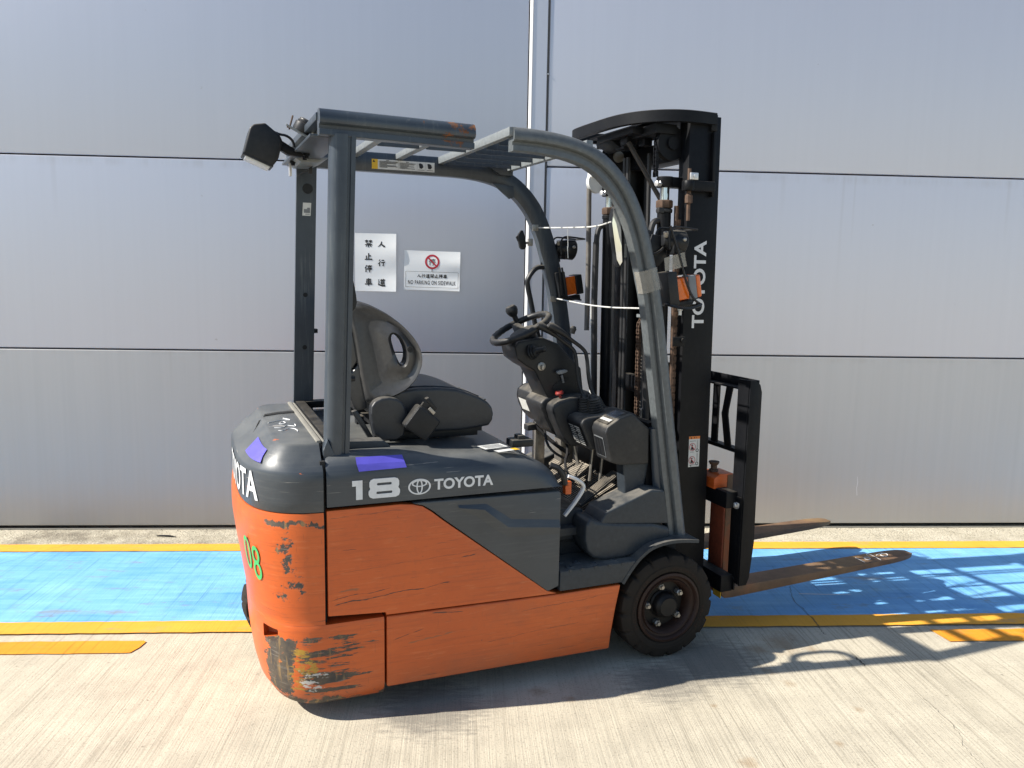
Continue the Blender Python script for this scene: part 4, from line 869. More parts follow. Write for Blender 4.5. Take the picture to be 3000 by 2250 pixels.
def tyre_text(body, rad, a0, a1, hgt, mat='rubber'):
    v, f = text_geo(body, .0, 0, 1.05); v = fit(v, 0, 0, 1, hgt); b = B(); vv = []
    for x, y in v: a = R(a0 + (a1 - a0) * x); r = rad + y; vv.append((-.006 + r * math.cos(a), -.5345, .221 + r * math.sin(a)))
    P('raised_lettering', b.add(vv, f), 'rim', wf, 0)
tyre_text('PNEUMONSTER', .158, 205, 128, .014); tyre_text('HIGH WAY GRAND', .160, 88, 28, .011); tyre_text('18x7-8', .158, -5, -38, .014)

# --- overhead guard
pr = [(.042, -.430), (.0425, -.448), (.037, -.462), (.024, -.472), (.006, -.4755), (-.004, -.473), (-.008, -.467), (-.0095, -.453), (-.021, -.452), (-.023, -.4625), (-.0405, -.4635), (-.0425, -.4615), (-.0425, -.418), (-.040, -.416), (.034, -.416), (.040, -.420)]
prm = [(a, -b) for a, b in pr][::-1]
fpath = smoothp([(-.702, 2.046), (-.61, 2.045), (-.505, 2.036), (-.41, 2.014), (-.338, 1.977), (-.275, 1.922), (-.222, 1.853), (-.165, 1.727), (-.118, 1.556), (-.097, 1.479), (-.050, 1.20), (.000, .900), (.035, .69), (.069, .490)], 2)
rpath = [(-1.380, 2.051), (-1.10, 2.047), (-.847, 2.042)]
rpath2 = [(-1.380, 2.051), (-1.10, 2.047), (-.70, 2.046)]
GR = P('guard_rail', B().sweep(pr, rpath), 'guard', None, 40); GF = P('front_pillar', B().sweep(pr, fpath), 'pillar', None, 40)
GR2 = P('guard_rail', B().sweep(prm, rpath2), 'guard', None, 40); GF2 = P('front_pillar', B().sweep(prm, fpath), 'guard', None, 40)
def pillar(sg):
    pts0 = [(-.042, -.418), (-.042, -.44), (-.034, -.460), (-.018, -.470), (.006, -.4715), (.014, -.467), (.016, -.460), (.024, -.459), (.026, -.464), (.041, -.464), (.042, -.418)]
    def ring(u, w_, k=1.0): return [(u + a * k, sg * (-b) if sg > 0 else b, w_) for a, b in pts0]
    lv = [(-1.338, .872), (-1.337, .90), (-1.332, 1.05), (-1.318, 1.5), (-1.302, 2.015)]
    v = []; f = []; m = len(pts0)
    for u, w_ in lv: v += ring(u, w_)
    for i in range(len(lv) - 1):
        for k in range(m): f.append((i * m + k, i * m + (k + 1) % m, (i + 1) * m + (k + 1) % m, (i + 1) * m + k))
    f.append(tuple(range(m))); f.append(tuple((len(lv) - 1) * m + k for k in range(m)))
    b = B().add(v, f)
    b.prism([(-1.385, .865), (-1.386, .96), (-1.370, 1.0), (-1.34, .93), (-1.30, .90), (-1.288, .875)], sg * .474, sg * .42, .006, 2)
    return P('rear_pillar', b, 'guard', None, 40)
PR1 = pillar(-1); PL1 = pillar(1)
for w_ in (1.23, 1.46): P('pillar_hole', B().lathe([(.010, 0), (.010, .001)], (-1.318 + (1.46 - w_) * -.03, .4175, w_), (0, -1, 0), 14), 'gap', PL1)
P('rubber_stop', B().lathe([(.012, 0), (.010, .02)], (-1.285, .44, 1.30), (1, 0, 0), 10), 'plastic', PL1); P('rubber_stop', B().lathe([(.012, 0), (.010, .02)], (-1.287, -.43, 1.20), (1, 0, 0), 10), 'plastic', PR1)
P('pillar_sticker', B().add([(-1.325, .4165, 1.80), (-1.290, .4165, 1.80), (-1.286, .4165, 1.855), (-1.321, .4165, 1.855)], [(0, 1, 2, 3)]), 'label', PL1, 0)
psk = B()
for a, b_, c_, d_ in ((-1.318, 1.812, -1.304, 1.828), (-1.304, 1.812, -1.292, 1.834), (-1.312, 1.805, -1.294, 1.808)): psk.add([(a, .4155, b_), (c_, .4155, b_), (c_, .4155, d_), (a, .4155, d_)], [(0, 1, 2, 3)])
P('sticker_print', psk, 'grey_plastic', PL1, 0)
P('pillar_pad', B().lathe([(.022, 0), (.020, .004)], (-1.300, .4175, 1.915), (0, -1, 0), 20), 'plastic', PL1)
P('belt_guide', B().prism(closedp([(-1.275, 1.56), (-1.262, 1.50), (-1.257, 1.45), (-1.285, 1.42), (-1.295, 1.50)], 1), -.44, -.40, .006), 'plastic', PR1)
P('assist_grip', B().tube(smoothp([(-1.312, -.42, 1.74), (-1.305, -.37, 1.735), (-1.30, -.335, 1.70), (-1.30, -.330, 1.63), (-1.30, -.34, 1.55), (-1.302, -.375, 1.515), (-1.31, -.42, 1.51)]), .014, 10), 'plastic', PR1)
# roof grill
def bar_v(u0, u1, w0, w1, v0=-.42, v1=.42): return P('roof_crossbar', B().box((u0, v0, w0), (u1, v1, w1), .003), 'grill')
bar_v(-1.112, -1.080, 2.062, 2.088); bar_v(-.914, -.882, 2.062, 2.088); bar_v(-.717, -.690, 2.055, 2.086, -.46); bar_v(-.390, -.362, 2.040, 2.070)
for v_ in (.03,):
    P('roof_slat', B().box((-1.081, v_ - .005, 2.058), (-.913, v_ + .005, 2.085)), 'guard', None, 0); P('roof_slat', B().box((-.883, v_ - .005, 2.058), (-.716, v_ + .005, 2.085)), 'guard', None, 0)
for v_ in (-.29, -.16, -.03, .10, .23, .35): P('roof_slat', B().box((-.691, v_ - .005, 2.046), (-.389, v_ + .005, 2.080)), 'guard', None, 0)
P('corner_gusset', B().prism([(-.46, 1.985), (-.35, 1.975), (-.345, 1.925), (-.37, 1.915)], .405, .418, .002).prism([(-.50, 2.07), (-.36, 2.06), (-.36, 2.02), (-.42, 2.02)], .39, .42, .003), 'guard')
RC = P('rear_crossmember', B().box((-1.385, -.42, 2.060), (-1.350, .42, 2.085), .003).box((-1.350, -.42, 2.012), (-1.335, .42, 2.085)).box((-1.405, -.42, 2.006), (-1.285, .42, 2.0155), .002), 'guard')
for a, b_ in ((-1.36, .05), (-1.36, .0), (-1.38, .25)): P('mount_bolt', B().lathe([(.013, 0), (.013, -.008), (.009, -.010), (.009, -.018)], (a, b_, 2.006), (0, 0, 1), 6), 'mast', RC)
# roof warning label on the far rail, inner face
def far_plate(name, x0, x1, y0, y1, mat, lift, parent): return P(name, B().add([(x0, .4155 - lift, y0), (x1, .4155 - lift, y0), (x1, .4155 - lift, y1), (x0, .4155 - lift, y1)], [(0, 1, 2, 3)]), mat, parent, 0)
far_plate('warning_label', -1.022, -.735, 2.016, 2.058, 'label', .001, GR2); far_plate('label_field', -1.022, -.995, 2.016, 2.058, 'label_yellow', .0016, GR2)
lb = B()
def lq(x0, x1, y0, y1): lb.add([(x0, .4155 - .0022, y0), (x1, .4155 - .0022, y0), (x1, .4155 - .0022, y1), (x0, .4155 - .0022, y1)], [(0, 1, 2, 3)])
for i in range(7): y = 2.049 - i * .0042; lq(-.988, -.905 - random.uniform(0, .01) - (.04 if i in (3, 6) else 0), y, y + .0022); 
for i in range(6): y = 2.046 - i * .0045; lq(-.897, -.822 - random.uniform(0, .01) - (.03 if i in (2, 4) else 0), y, y + .0022)
lq(-.958, -.945, 2.0535, 2.056); lq(-.868, -.855, 2.0515, 2.054); lq(-1.018, -1.006, 2.045, 2.047); lq(-.9012, -.9005, 2.018, 2.057); lq(-.8165, -.816, 2.018, 2.057); lq(-.7765, -.776, 2.018, 2.057)
lb.add([(-1.018, .4133, 2.046), (-1.008, .4133, 2.046), (-1.013, .4133, 2.056)], [(0, 1, 2)])
for x0 in (-.805, -.765): lb.add([(x0, .4133, 2.030), (x0 + .010, .4133, 2.028), (x0 + .018, .4133, 2.036), (x0 + .014, .4133, 2.048), (x0 + .004, .4133, 2.052), (x0 - .004, .4133, 2.050)], [(0, 1, 2, 3, 4, 5)])
for x0 in (-.812, -.772): lq(x0, x0 + .03, 2.0215, 2.0232)
P('label_print', lb, 'ink', GR2, 0)
# rear work lamp and buzzer
lampo = [(-1.592, 1.985), (-1.566, 2.078), (-1.552, 2.090), (-1.512, 2.097), (-1.462, 2.058), (-1.452, 2.038), (-1.468, 1.972), (-1.490, 1.944)]
RL = P('work_lamp', B().prism(lampo, -.062, .062, .010, 3), 'plastic', None, 40)
P('lamp_lens', B().prism([(-1.583, 1.982), (-1.496, 1.946), (-1.501, 1.936), (-1.585, 1.972)], -.050, .050, .004), 'lens', RL)
P('lamp_rim', B().prism([(-1.592, 1.990), (-1.486, 1.948), (-1.489, 1.940), (-1.594, 1.982)], -.062, .062, .003), 'plastic', RL)
P('lamp_arm', B().prism([(-1.462, 2.035), (-1.452, 2.045), (-1.40, 2.015), (-1.37, 2.00), (-1.38, 1.99), (-1.43, 1.995), (-1.455, 2.01)], -.02, .02, .004), 'mast', RL)
P('lamp_cable', B().tube(smoothp([(-1.475, 0, 2.075), (-1.455, 0, 2.068), (-1.43, .02, 2.07), (-1.405, .03, 2.055), (-1.40, .03, 2.03)]), .005, 6), 'hose_black', RL)
hd = Vector((.45, -.15, .88)).normalized(); hc = Vector((-1.385, -.10, 2.063))
BZ = P('warning_buzzer', B().lathe([(.040, 0), (.042, .006), (.042, .030), (.036, .034), (.037, .038), (.034, .042), (.034, .046), (.026, .050), (0, .052)], hc, hd, 28, False), 'plastic', None, 40)
P('buzzer_bracket', B().box((-.055, -.035, -.006), (.06, .035, 0), .001, 1, Matrix.Translation(hc) @ hd.to_track_quat('Z', 'Y').to_matrix().to_4x4() @ Matrix.Rotation(R(95), 4, 'Z')), 'grill', BZ)
P('buzzer_spike', B().tube([(-1.432, -.09, 2.075), (-1.418, -.09, 2.125)], .0035, 6).tube([(-1.44, -.09, 2.083), (-1.425, -.09, 2.085)], .003, 6), 'rust', BZ)
P('buzzer_cable', B().tube(smoothp([(-1.36, -.14, 2.075), (-1.355, -.15, 2.055), (-1.345, -.16, 2.035), (-1.31, -.17, 2.03), (-1.29, -.2, 2.02)]), .006, 6), 'white', BZ)
P('bracket_plate', B().prism([(-1.40, 2.018), (-1.25, 2.016), (-1.29, 1.995), (-1.36, 1.992)], .15, .40, .003), 'grill')
P('dangling_plug', B().box((-1.31, .30, 1.965), (-1.295, .32, 1.99), .003).tube(smoothp([(-1.31, .31, 1.98), (-1.34, .33, 1.965), (-1.35, .36, 1.96)]), .003, 5).tube(smoothp([(-1.30, .31, 1.99), (-1.29, .25, 2.01), (-1.30, .2, 2.02)]), .004, 5), 'hose_black')
P('bracket_strip', B().box((-1.385, .33, 1.955), (-1.375, .36, 2.02), .002), 'galv')

# --- lamps, mirrors, handle and cords on the front pillars
def head_lamp(c, sg):
    u, v_, w_ = c
    o = P('head_lamp', B().lathe([(.012, -.062), (.022, -.060), (.030, -.045), (.046, -.012), (.050, 0), (.050, .030), (.046, .034)], (u, v_, w_), (1, 0, -.10), 22), 'plastic', None, 40)
    P('lamp_lens', B().lathe([(.046, .034), (.030, .040), (0, .042)], (u, v_, w_), (1, 0, -.10), 22, False), 'lens', o)
    P('lamp_housing', B().box((u - .045, v_ - .035, w_ + .012), (u + .03, v_ + .035, w_ + .042), .008).box((u - .03, v_ - .04, w_ - .05), (u + .015, v_ + .04, w_ - .005), .01), 'plastic', o)
    P('lamp_bolt', B().lathe([(.008, 0), (.008, .006), (.004, .01)], (u + .012, v_ - .048, w_ + .010), (0, -1, 0), 10), 'steel', o)
    P('lamp_terminal', B().lathe([(.01, 0), (.01, .02)], (u - .055, v_ - .02, w_ + .02), (-.3, -.3, .9), 8), 'steel', o)
    gd = B()
    for dv in (-.05, .05):
        gd.tube(smoothp([(u - .055, v_ + dv, w_ - .03), (u - .062, v_ + dv, w_ + .03), (u - .045, v_ + dv, w_ + .058), (u - .01, v_ + dv, w_ + .058), (u + .07, v_ + dv, w_ + .050)]), .0045, 6)
    gd.tube([(u + .07, v_ - .05, w_ + .050), (u + .072, v_ + .05, w_ + .050)], .0045, 6)
    P('lamp_guard', gd, 'plastic', o)
    P('lamp_bracket', B().prism([(u - .14, w_ - .09), (u - .10, w_ + .03), (u - .04, w_ + .02), (u - .03, w_ - .06), (u - .09, w_ - .12)], v_ + sg * .01, v_ + sg * .018, .002).tube(smoothp([(u - .10, v_, w_ - .05), (u - .07, v_, w_ - .04), (u - .04, v_, w_ - .01)]), .005, 6), 'plastic', o)
    return o
head_lamp((.030, -.40, 1.705), 1); head_lamp((-.050, .43, 1.690), 1)
def signal(c, big):
    u, v_, w_ = c; tiltm = Matrix.Translation(c) @ Matrix.Rotation(R(-10), 4, 'Y')
    o = P('turn_signal', B().box((-.030, -.040, -.044), (.026, .040, .046), .008, 3, tiltm), 'amber')
    P('signal_band', B().box((.0262, -.043, -.048), (.062, .043, .048), .007, 3, tiltm), 'grey_plastic' if big else 'plastic', o)
    if big: P('signal_lens', B().box((.0622, -.040, -.046), (.086, .040, .046), .010, 3, tiltm), 'amber', o)
    P('signal_backing', B().box((-.075, -.05, -.06), (-.0305, .05, .075), .004, 2, tiltm).box((-.02, -.02, -.075), (.05, .02, -.052), .004, 2, tiltm), 'plastic', o)
    return o
sg1 = signal((.055, -.40, 1.520), True); sg2 = signal((-.040, .43, 1.512), False)
P('signal_guard', B().tube(smoothp([(-.03, -.455, 1.765), (.015, -.455, 1.66), (.05, -.455, 1.56), (.076, -.455, 1.505), (.10, -.455, 1.475), (.135, -.45, 1.458)]), .005, 6).tube(smoothp([(.135, -.45, 1.458), (.14, -.40, 1.452), (.09, -.37, 1.450), (.02, -.38, 1.452), (-.02, -.42, 1.46), (0, -.46, 1.45), (.06, -.47, 1.44), (.13, -.455, 1.455)]), .006, 6), 'plastic', sg1)
P('signal_bolt', B().lathe([(.011, 0), (.011, -.014), (.007, -.016), (.007, -.034)], (.062, -.41, 1.447), (0, 0, 1), 8), 'galv', sg1)
P('signal_guard', B().tube(smoothp([(-.10, .38, 1.60), (-.085, .38, 1.54), (-.075, .38, 1.47), (-.06, .38, 1.452), (.01, .38, 1.443)]), .005, 6).tube([(-.115, .38, 1.60), (-.095, .38, 1.47), (-.04, .38, 1.445)], .007, 6), 'plastic', sg2)
P('signal_tab', B().box((.012, .40, 1.525), (.020, .44, 1.548)), 'lens', sg2)
P('packing_tape', B().prism([(-.052, 1.640), (.040, 1.665), (.055, 1.610), (-.045, 1.588)], -.455, -.4545), 'cleartape', GF, 0)
P('packing_tape', B().sweep([(.045, -.428), (.045, -.452), (.038, -.466), (.022, -.4735), (.0, -.476), (-.044, -.467), (-.0445, -.43)], [(-.128, 1.595), (-.117, 1.555), (-.106, 1.510)]), 'cleartape', GF)
MR = P('rear_mirror', B().prism(closedp([(-.262, 1.795), (-.252, 1.835), (-.222, 1.838), (-.212, 1.80), (-.205, 1.69), (-.203, 1.62), (-.215, 1.600), (-.232, 1.606), (-.243, 1.66), (-.260, 1.74)], 1), -.405, -.375, .006, 3), 'plastic', None, 50)
P('mirror_glass', B().add([(-.262, -.4062, 1.770), (-.258, -.4075, 1.815), (-.245, -.4085, 1.830), (-.229, -.4085, 1.820), (-.224, -.4095, 1.75), (-.218, -.4095, 1.67), (-.213, -.4085, 1.622), (-.222, -.4075, 1.608), (-.236, -.4065, 1.630), (-.247, -.4062, 1.69)], [tuple(range(10))]), 'mirror', MR, 0)
P('mirror_bracket', B().box((-.205, -.43, 1.72), (-.17, -.39, 1.735), .002).tube([(-.20, -.40, 1.69), (-.15, -.43, 1.69)], .005, 6).box((-.2, -.40, 1.64), (-.188, -.375, 1.80), .002), 'grill', MR)
SM = P('side_mirror', B().prism(closedp([(-.300, 1.782), (-.285, 1.74), (-.277, 1.70), (-.283, 1.682), (-.308, 1.682), (-.318, 1.72), (-.325, 1.745)], 1), .405, .425, .004, 2).prism([(-.330, 1.74), (-.320, 1.75), (-.32, 1.72)], .41, .42), 'plastic')
P('mirror_arm', B().tube([(-.285, .42, 1.713), (-.262, .425, 1.715), (-.24, .43, 1.720)], .006, 8).box((-.262, .415, 1.700), (-.24, .435, 1.735), .003), 'steel', SM)
P('grab_handle', B().tube(smoothp([(-.175, .43, 1.60), (-.215, .43, 1.600), (-.255, .43, 1.550), (-.262, .43, 1.52), (-.235, .43, 1.42), (-.21, .43, 1.30), (-.17, .43, 1.20)]), .0125, 10), 'plastic')
P('guard_cord', B().tube(smoothp([(-.215, .405, 1.787), (-.20, .1, 1.775), (-.225, -.2, 1.765), (-.262, -.40, 1.775)]), .0033, 8), 'cord'); P('guard_cord', B().tube(smoothp([(-.115, .405, 1.449), (-.09, 0, 1.425), (-.09, -.41, 1.440)]), .0033, 8), 'cord')
P('cord_clip', B().box((-.245, .412, 1.772), (-.215, .419, 1.802), .002), 'steel', GF2); P('cord_clip', B().box((-.142, .412, 1.432), (-.112, .419, 1.462), .002), 'steel', GF2)
P('wire_tie', B().tube(smoothp([(-.208, .10, 1.777), (-.207, .10, 1.73), (-.204, .10, 1.68), (-.208, .10, 1.70), (-.203, .10, 1.64)]), .0018, 5), 'galv')
P('pillar_cable', B().tube(smoothp([(-.17, .44, 1.64), (-.14, .44, 1.615), (-.13, .44, 1.57), (-.12, .44, 1.50), (-.10, .44, 1.46)]), .005, 6).tube(smoothp([(-.16, .44, 1.60), (-.125, .44, 1.56), (-.115, .44, 1.48)]), .004, 6), 'hose_black')

# --- mast
def TM(x, y, z): return (x - .0140 * (z - 1.2), y, z)
def PM(name, b, mat, parent=None, smooth=35): return P(name, b.map(TM), mat, parent, smooth)
for sg in (-1, 1):
    q = [(.150, .310), (.302, .310), (.302, .236), (.286, .236), (.286, .294), (.166, .294), (.166, .236), (.150, .236)]
    o = PM('outer_mast_rail', B().prism([(a, sg * b) for a, b in q], .06, 2.226, .003, 2, axis='w'), 'mast')
    q2 = [(.172, .288), (.280, .288), (.280, .225), (.262, .225), (.262, .272), (.190, .272), (.190, .225), (.172, .225)]
    PM('inner_mast_rail', B().prism([(a, sg * b) for a, b in q2], .10, 2.20, .002, 1, axis='w'), 'mast')
    if sg < 0: RO = o
v2, f2 = text_geo('TOYOTA', .028); v2 = fit(v2, 0, 0, 1, 1)
lt = B(); vv = []
for x, y in v2:
    wz = 1.352 + x * .368; vv.append((.1905 + (1 - y) * .061 + (0 if False else 0), -.3120, wz))
PM('mast_lettering', lt.add(vv, f2), 'decal', RO, 0)
def mq(name, x0, x1, y0, y1, mat, lift, b=None): 
    q = [(x0, -.310 - lift, y0), (x1, -.310 - lift, y0), (x1, -.310 - lift, y1), (x0, -.310 - lift, y1)]
    if b is not None: b.add(q, [(0, 1, 2, 3)]); return
    PM(name, B().add(q, [(0, 1, 2, 3)]), mat, RO, 0)
sx0 = .200
mq('warning_label', sx0, sx0 + .056, .744, .880, 'label', .001); mq('label_field', sx0, sx0 + .056, .868, .880, 'label_orange', .0016)
wr = B(); wk = B()
for cz in (.833, .774):
    b_ = plate(*loops_geo([ell(sx0 + .018, cz, .0165, .0175, 28), ell(sx0 + .018, cz, .0145, .0155, 28)]), (0, -.3122, 0), S_X, S_Y, S_N, .0004); wr.add(b_.v, b_.f)
    wr.add([(sx0 + .007, -.3124, cz + .012), (sx0 + .009, -.3124, cz + .014), (sx0 + .030, -.3124, cz - .011), (sx0 + .028, -.3124, cz - .013)], [(0, 1, 2, 3)])
    b_ = plate(*loops_geo([ell(sx0 + .043, cz - .016, .0075, .0080, 20), ell(sx0 + .043, cz - .016, .0048, .0052, 20)]), (0, -.3122, 0), S_X, S_Y, S_N, .0004); wk.add(b_.v, b_.f)
    wk.add([(sx0 + .010, -.3122, cz - .012), (sx0 + .026, -.3122, cz - .012), (sx0 + .018, -.3122, cz + .002), (sx0 + .013, -.3122, cz + .002)], [(0, 1, 2, 3)]); b_ = plate(ell(sx0 + .018, cz + .008, .003, .003, 10), [tuple(range(10))], (0, -.3122, 0), S_X, S_Y, S_N, .0003); wk.add(b_.v, b_.f)
    mq('', sx0 + .0415, sx0 + .0425, cz - .006, cz + .030, '', .0022, wk); mq('', sx0 + .0455, sx0 + .0465, cz - .006, cz + .030, '', .0022, wk)
mq('', sx0 + .004, sx0 + .036, .8585, .860, '', .0022, wk); mq('', sx0 + .004, sx0 + .034, .7515, .753, '', .0022, wk); mq('', sx0 + .011, sx0 + .014, .746, .752, '', .0022, wk); mq('', sx0 + .010, sx0 + .013, .808, .812, '', .0022, wk); mq('', sx0 + .020, sx0 + .023, .808, .812, '', .0022, wk); mq('', sx0 + .008, sx0 + .014, .870, .876, '', .0022, wk); mq('', sx0 + .026, sx0 + .030, .871, .877, '', .0022, wk); mq('', sx0 + .037, sx0 + .040, .872, .877, '', .0022, wk)
PM('label_ring', wr, 'red', RO, 0); PM('label_print', wk, 'ink', RO, 0)
PM('rail_pad', B().prism(closedp([(.125, .47), (.125, .655), (.165, .655), (.168, .47)], 1), -.325, -.309, .004), 'mast', RO)
# bowed top beam
bow = smoothp([(.262, -.303), (.175, -.313), (.10, -.306), (.035, -.270), (-.016, -.210), (-.048, -.135), (-.062, -.04), (-.065, .10), (-.065, .22), (-.060, .30), (-.030, .335), (.05, .338), (.14, .325), (.262, .303)], 2)
v = []; f = []
for i, p in enumerate(bow):
    a = Vector(bow[max(i - 1, 0)]); b_ = Vector(bow[min(i + 1, len(bow) - 1)]); t = (b_ - a).normalized(); n_ = Vector((-t.y, t.x)) * -1
    for off, w_ in ((-.0, 2.190), (-.0, 2.234), (.004, 2.237), (.026, 2.237), (.030, 2.234), (.030, 2.190), (.015, 2.188)):
        q = Vector(p) - n_ * off; v.append((q.x, q.y, w_))
for i in range(len(bow) - 1):
    for k_ in range(7): f.append((i * 7 + k_, i * 7 + (k_ + 1) % 7, (i + 1) * 7 + (k_ + 1) % 7, (i + 1) * 7 + k_))
f.append(tuple(range(7))); f.append(tuple((len(bow) - 1) * 7 + k_ for k_ in range(7)))
TB = PM('top_bow_beam', B().add(v, f).box((.245, -.325, 2.165), (.275, -.295, 2.232), .004).box((.245, .295, 2.165), (.275, .325, 2.232), .004), 'mast')
PM('bow_plate', B().prism([(max(.01, p_[0] + .012), p_[1] * .94) for p_ in bow], 2.198, 2.206, axis='w'), 'mast', TB)
PM('beam_label', B().add([(-.0665, .075, 2.200), (-.0665, .120, 2.200), (-.0665, .120, 2.228), (-.0665, .075, 2.228)], [(0, 1, 2, 3)]), 'label_orange', TB, 0)
PM('beam_label', B().add([(-.0665, .030, 2.200), (-.0668, .0745, 2.200), (-.0668, .0745, 2.228), (-.0665, .030, 2.228)], [(0, 1, 2, 3)]), 'label', TB, 0)
PM('mast_crossbeam', B().box((.18, -.236, 2.06), (.27, .236, 2.15), .006).box((.02, -.26, 2.150), (.12, .26, 2.189), .003).box((-.03, -.16, 2.160), (.03, .16, 2.188), .003), 'mast'); PM('mast_crossbeam', B().box((.15, -.24, 1.02), (.19, .24, 1.10), .006), 'mast'); PM('mast_crossbeam', B().box((.15, -.24, .30), (.20, .24, .42), .006), 'mast')
PM('beam_bracket', B().box((.03, .02, 2.125), (.09, .10, 2.165), .004).box((.0, -.06, 2.13), (.04, .0, 2.17), .004).box((.05, -.12, 2.12), (.09, -.07, 2.165), .004).prism([(-.02, 2.16), (.05, 2.12), (.05, 2.16)], .05, .20, .004), 'mast')
# lift cylinders
for sg in (-1, 1):
    c_ = (.083, sg * .24)
    CY = PM('lift_cylinder', B().lathe([(.029, 0), (.029, 1.68), (.033, 1.682), (.033, 1.695), (.029, 1.70)], (c_[0], c_[1], .15), (0, 0, 1), 24), 'mast')
    PM('gland_nut', B().lathe([(.034, 0), (.036, .004), (.036, .028), (.031, .032)], (c_[0], c_[1], 1.852), (0, 0, 1), 8), 'rust', CY)
    PM('chrome_rod', B().lathe([(.020, 0), (.020, .06)], (c_[0], c_[1], 1.88), (0, 0, 1), 20), 'chrome', CY)
    PM('rod_clamp', B().lathe([(.034, 0), (.036, .004), (.036, .040), (.033, .044)], (c_[0], c_[1], 1.935), (0, 0, 1), 20).box((c_[0], c_[1] - .028, 1.936), (c_[0] + .10, c_[1] + .028, 1.978), .003), 'mast', CY)
    PM('clamp_bolt', B().lathe([(.012, -.004), (.012, .008), (.008, .010), (.008, .016), (.012, .016), (.012, .026), (.006, .028)], (c_[0] - .030, c_[1] - .012, 1.948), (-1, -.3, 0), 6), 'galv', CY)
    PM('cylinder_elbow', B().tube(smoothp([(c_[0] - .02, c_[1], 1.80), (c_[0] - .05, c_[1], 1.795), (c_[0] - .062, c_[1], 1.76), (c_[0] - .066, c_[1], 1.70)]), .013, 10), 'hose_black', CY)
    PM('cylinder_hose', B().tube([(c_[0] - .066, c_[1], 1.72), (c_[0] - .07, c_[1], 1.45), (c_[0] - .062, c_[1], 1.0), (c_[0] - .06, c_[1], .7)], .015, 10), 'hose_black', CY)
# rail stop bracket on the near side
PM('chain_anchor', B().box((.120, -.345, 1.918), (.262, -.305, 1.960), .006, 3).box((.255, -.330, 1.90), (.268, -.31, 2.16), .003).lathe([(.020, 0), (.024, .006), (.024, .036), (.02, .042)], (.140, -.33, 1.918), (0, 0, 1), 16), 'mast')
PM('anchor_bolt', B().lathe([(.008, -.12), (.008, -.05), (.016, -.048), (.016, -.018), (.010, -.014), (.008, 0), (.008, .09)], (.145, -.325, 1.918), (0, 0, 1), 8), 'rust')
PM('anchor_clip', B().box((.136, -.350, 1.962), (.172, -.34, 1.990), .002).lathe([(.008, 0), (.008, .006)], (.155, -.350, 1.976), (0, -1, 0), 6), 'galv')
# pulleys and chains
for sg in (-1, 1):
    PU = PM('chain_pulley', B().lathe([(.020, -.018), (.068, -.018), (.070, -.012), (.058, -.006), (.058, .006), (.070, .012), (.068, .018), (.020, .018)], (.108, sg * .23, 2.115), (0, 1, 0), 32), 'mast', None, 40)
    PM('pulley_pin', B().lathe([(.026, -.030), (.026, .030)], (.108, sg * .23, 2.115), (0, 1, 0), 18), 'steel' if sg > 0 else 'mast', PU)
def chain(pts, pitch=.0159, wd=.010, name='lift_chain', mat='rust'):
    Pn = [Vector(p) for p in pts]; L = []
    for a, b_ in zip(Pn, Pn[1:]):
        n_ = max(1, int((b_ - a).length / pitch))
        L += [(a + (b_ - a) * (i / n_), (b_ - a).normalized()) for i in range(n_)]
    b = B()
    for i, (p, t) in enumerate(L):
        ww = wd if i % 2 == 0 else wd * .62; x = t.cross(Vector((0, 1, 0))).normalized(); q = p + t * pitch * .5; m = Matrix.Translation(q) @ Matrix((x, Vector((0, 1, 0)), t)).transposed().to_4x4()
        for vv_ in (-ww, ww): b.box((-.0068, vv_ - .0016, -pitch * .72), (.0068, vv_ + .0016, pitch * .72), 0, 1, m)
        b.box((-.0035, -wd - .003, -pitch * .5 - .0035), (.0035, wd + .003, -pitch * .5 + .0035), 0, 1, m)
    return PM(name, b, mat, None, 0)
arcp = [(.108 + .066 * math.cos(R(a)), -.23, 2.115 + .066 * math.sin(R(a))) for a in range(0, 181, 18)]
chain([(.174, -.23, 2.0)] + arcp + [(.042, -.23, 1.98)], mat='mast'); chain([(.174, -.232, 2.06), (.174, -.232, 2.0)])
a2 = [(.105 + .045 * math.cos(R(a)), -.10, 1.345 + .045 * math.sin(R(a))) for a in range(60, 181, 20)]
chain([(.06, -.10, .55), (.06, -.10, 1.345)][::1]); chain(a2[::-1])
PM('chain_pulley', B().lathe([(.010, -.016), (.042, -.016), (.045, -.01), (.036, -.004), (.036, .004), (.045, .01), (.042, .016), (.01, .016)], (.105, -.10, 1.345), (0, 1, 0), 28), 'mast'); PM('pulley_bracket', B().box((.06, -.125, 1.385), (.15, -.075, 1.40), .002), 'grill')
chain([(.15, .20, .55), (.15, .20, 1.95)], mat='mast'); chain([(.13, -.275, .60), (.13, -.275, 1.80)], mat='rust')
PM('free_lift_cylinder', B().lathe([(.040, 0), (.040, 1.25), (.030, 1.26)], (.20, .02, .12), (0, 0, 1), 24), 'mast')
PM('lift_tube', B().tube([(.085, -.10, .5), (.085, -.10, 1.20), (.095, -.10, 1.32)], .012, 10), 'hose')
PM('mast_bracket', B().prism([(.055, .55), (.045, .98), (.055, .99), (.085, .985), (.09, .55)], -.16, -.15, .003), 'steel')
for (u, v_, r_, m_, w0, w1) in ((.010, .25, .010, 'label', .90, 1.42), (.025, .262, .011, 'rust', .85, 1.44), (.0, .29, .012, 'hose', 1.30, 1.99), (.095, .22, .011, 'hose', .55, 1.98), (.12, -.05, .010, 'hose_black', .5, 2.1), (.10, .10, .010, 'hose_black', .4, 2.1), (.10, .13, .010, 'hose_black', .4, 2.1), (.12, -.275, .010, 'rust', .6, 1.86)):
    PM('hydraulic_hose', B().tube([(u, v_, w0), (u + .003, v_, (w0 + w1) / 2), (u, v_, w1)], r_, 10), m_)
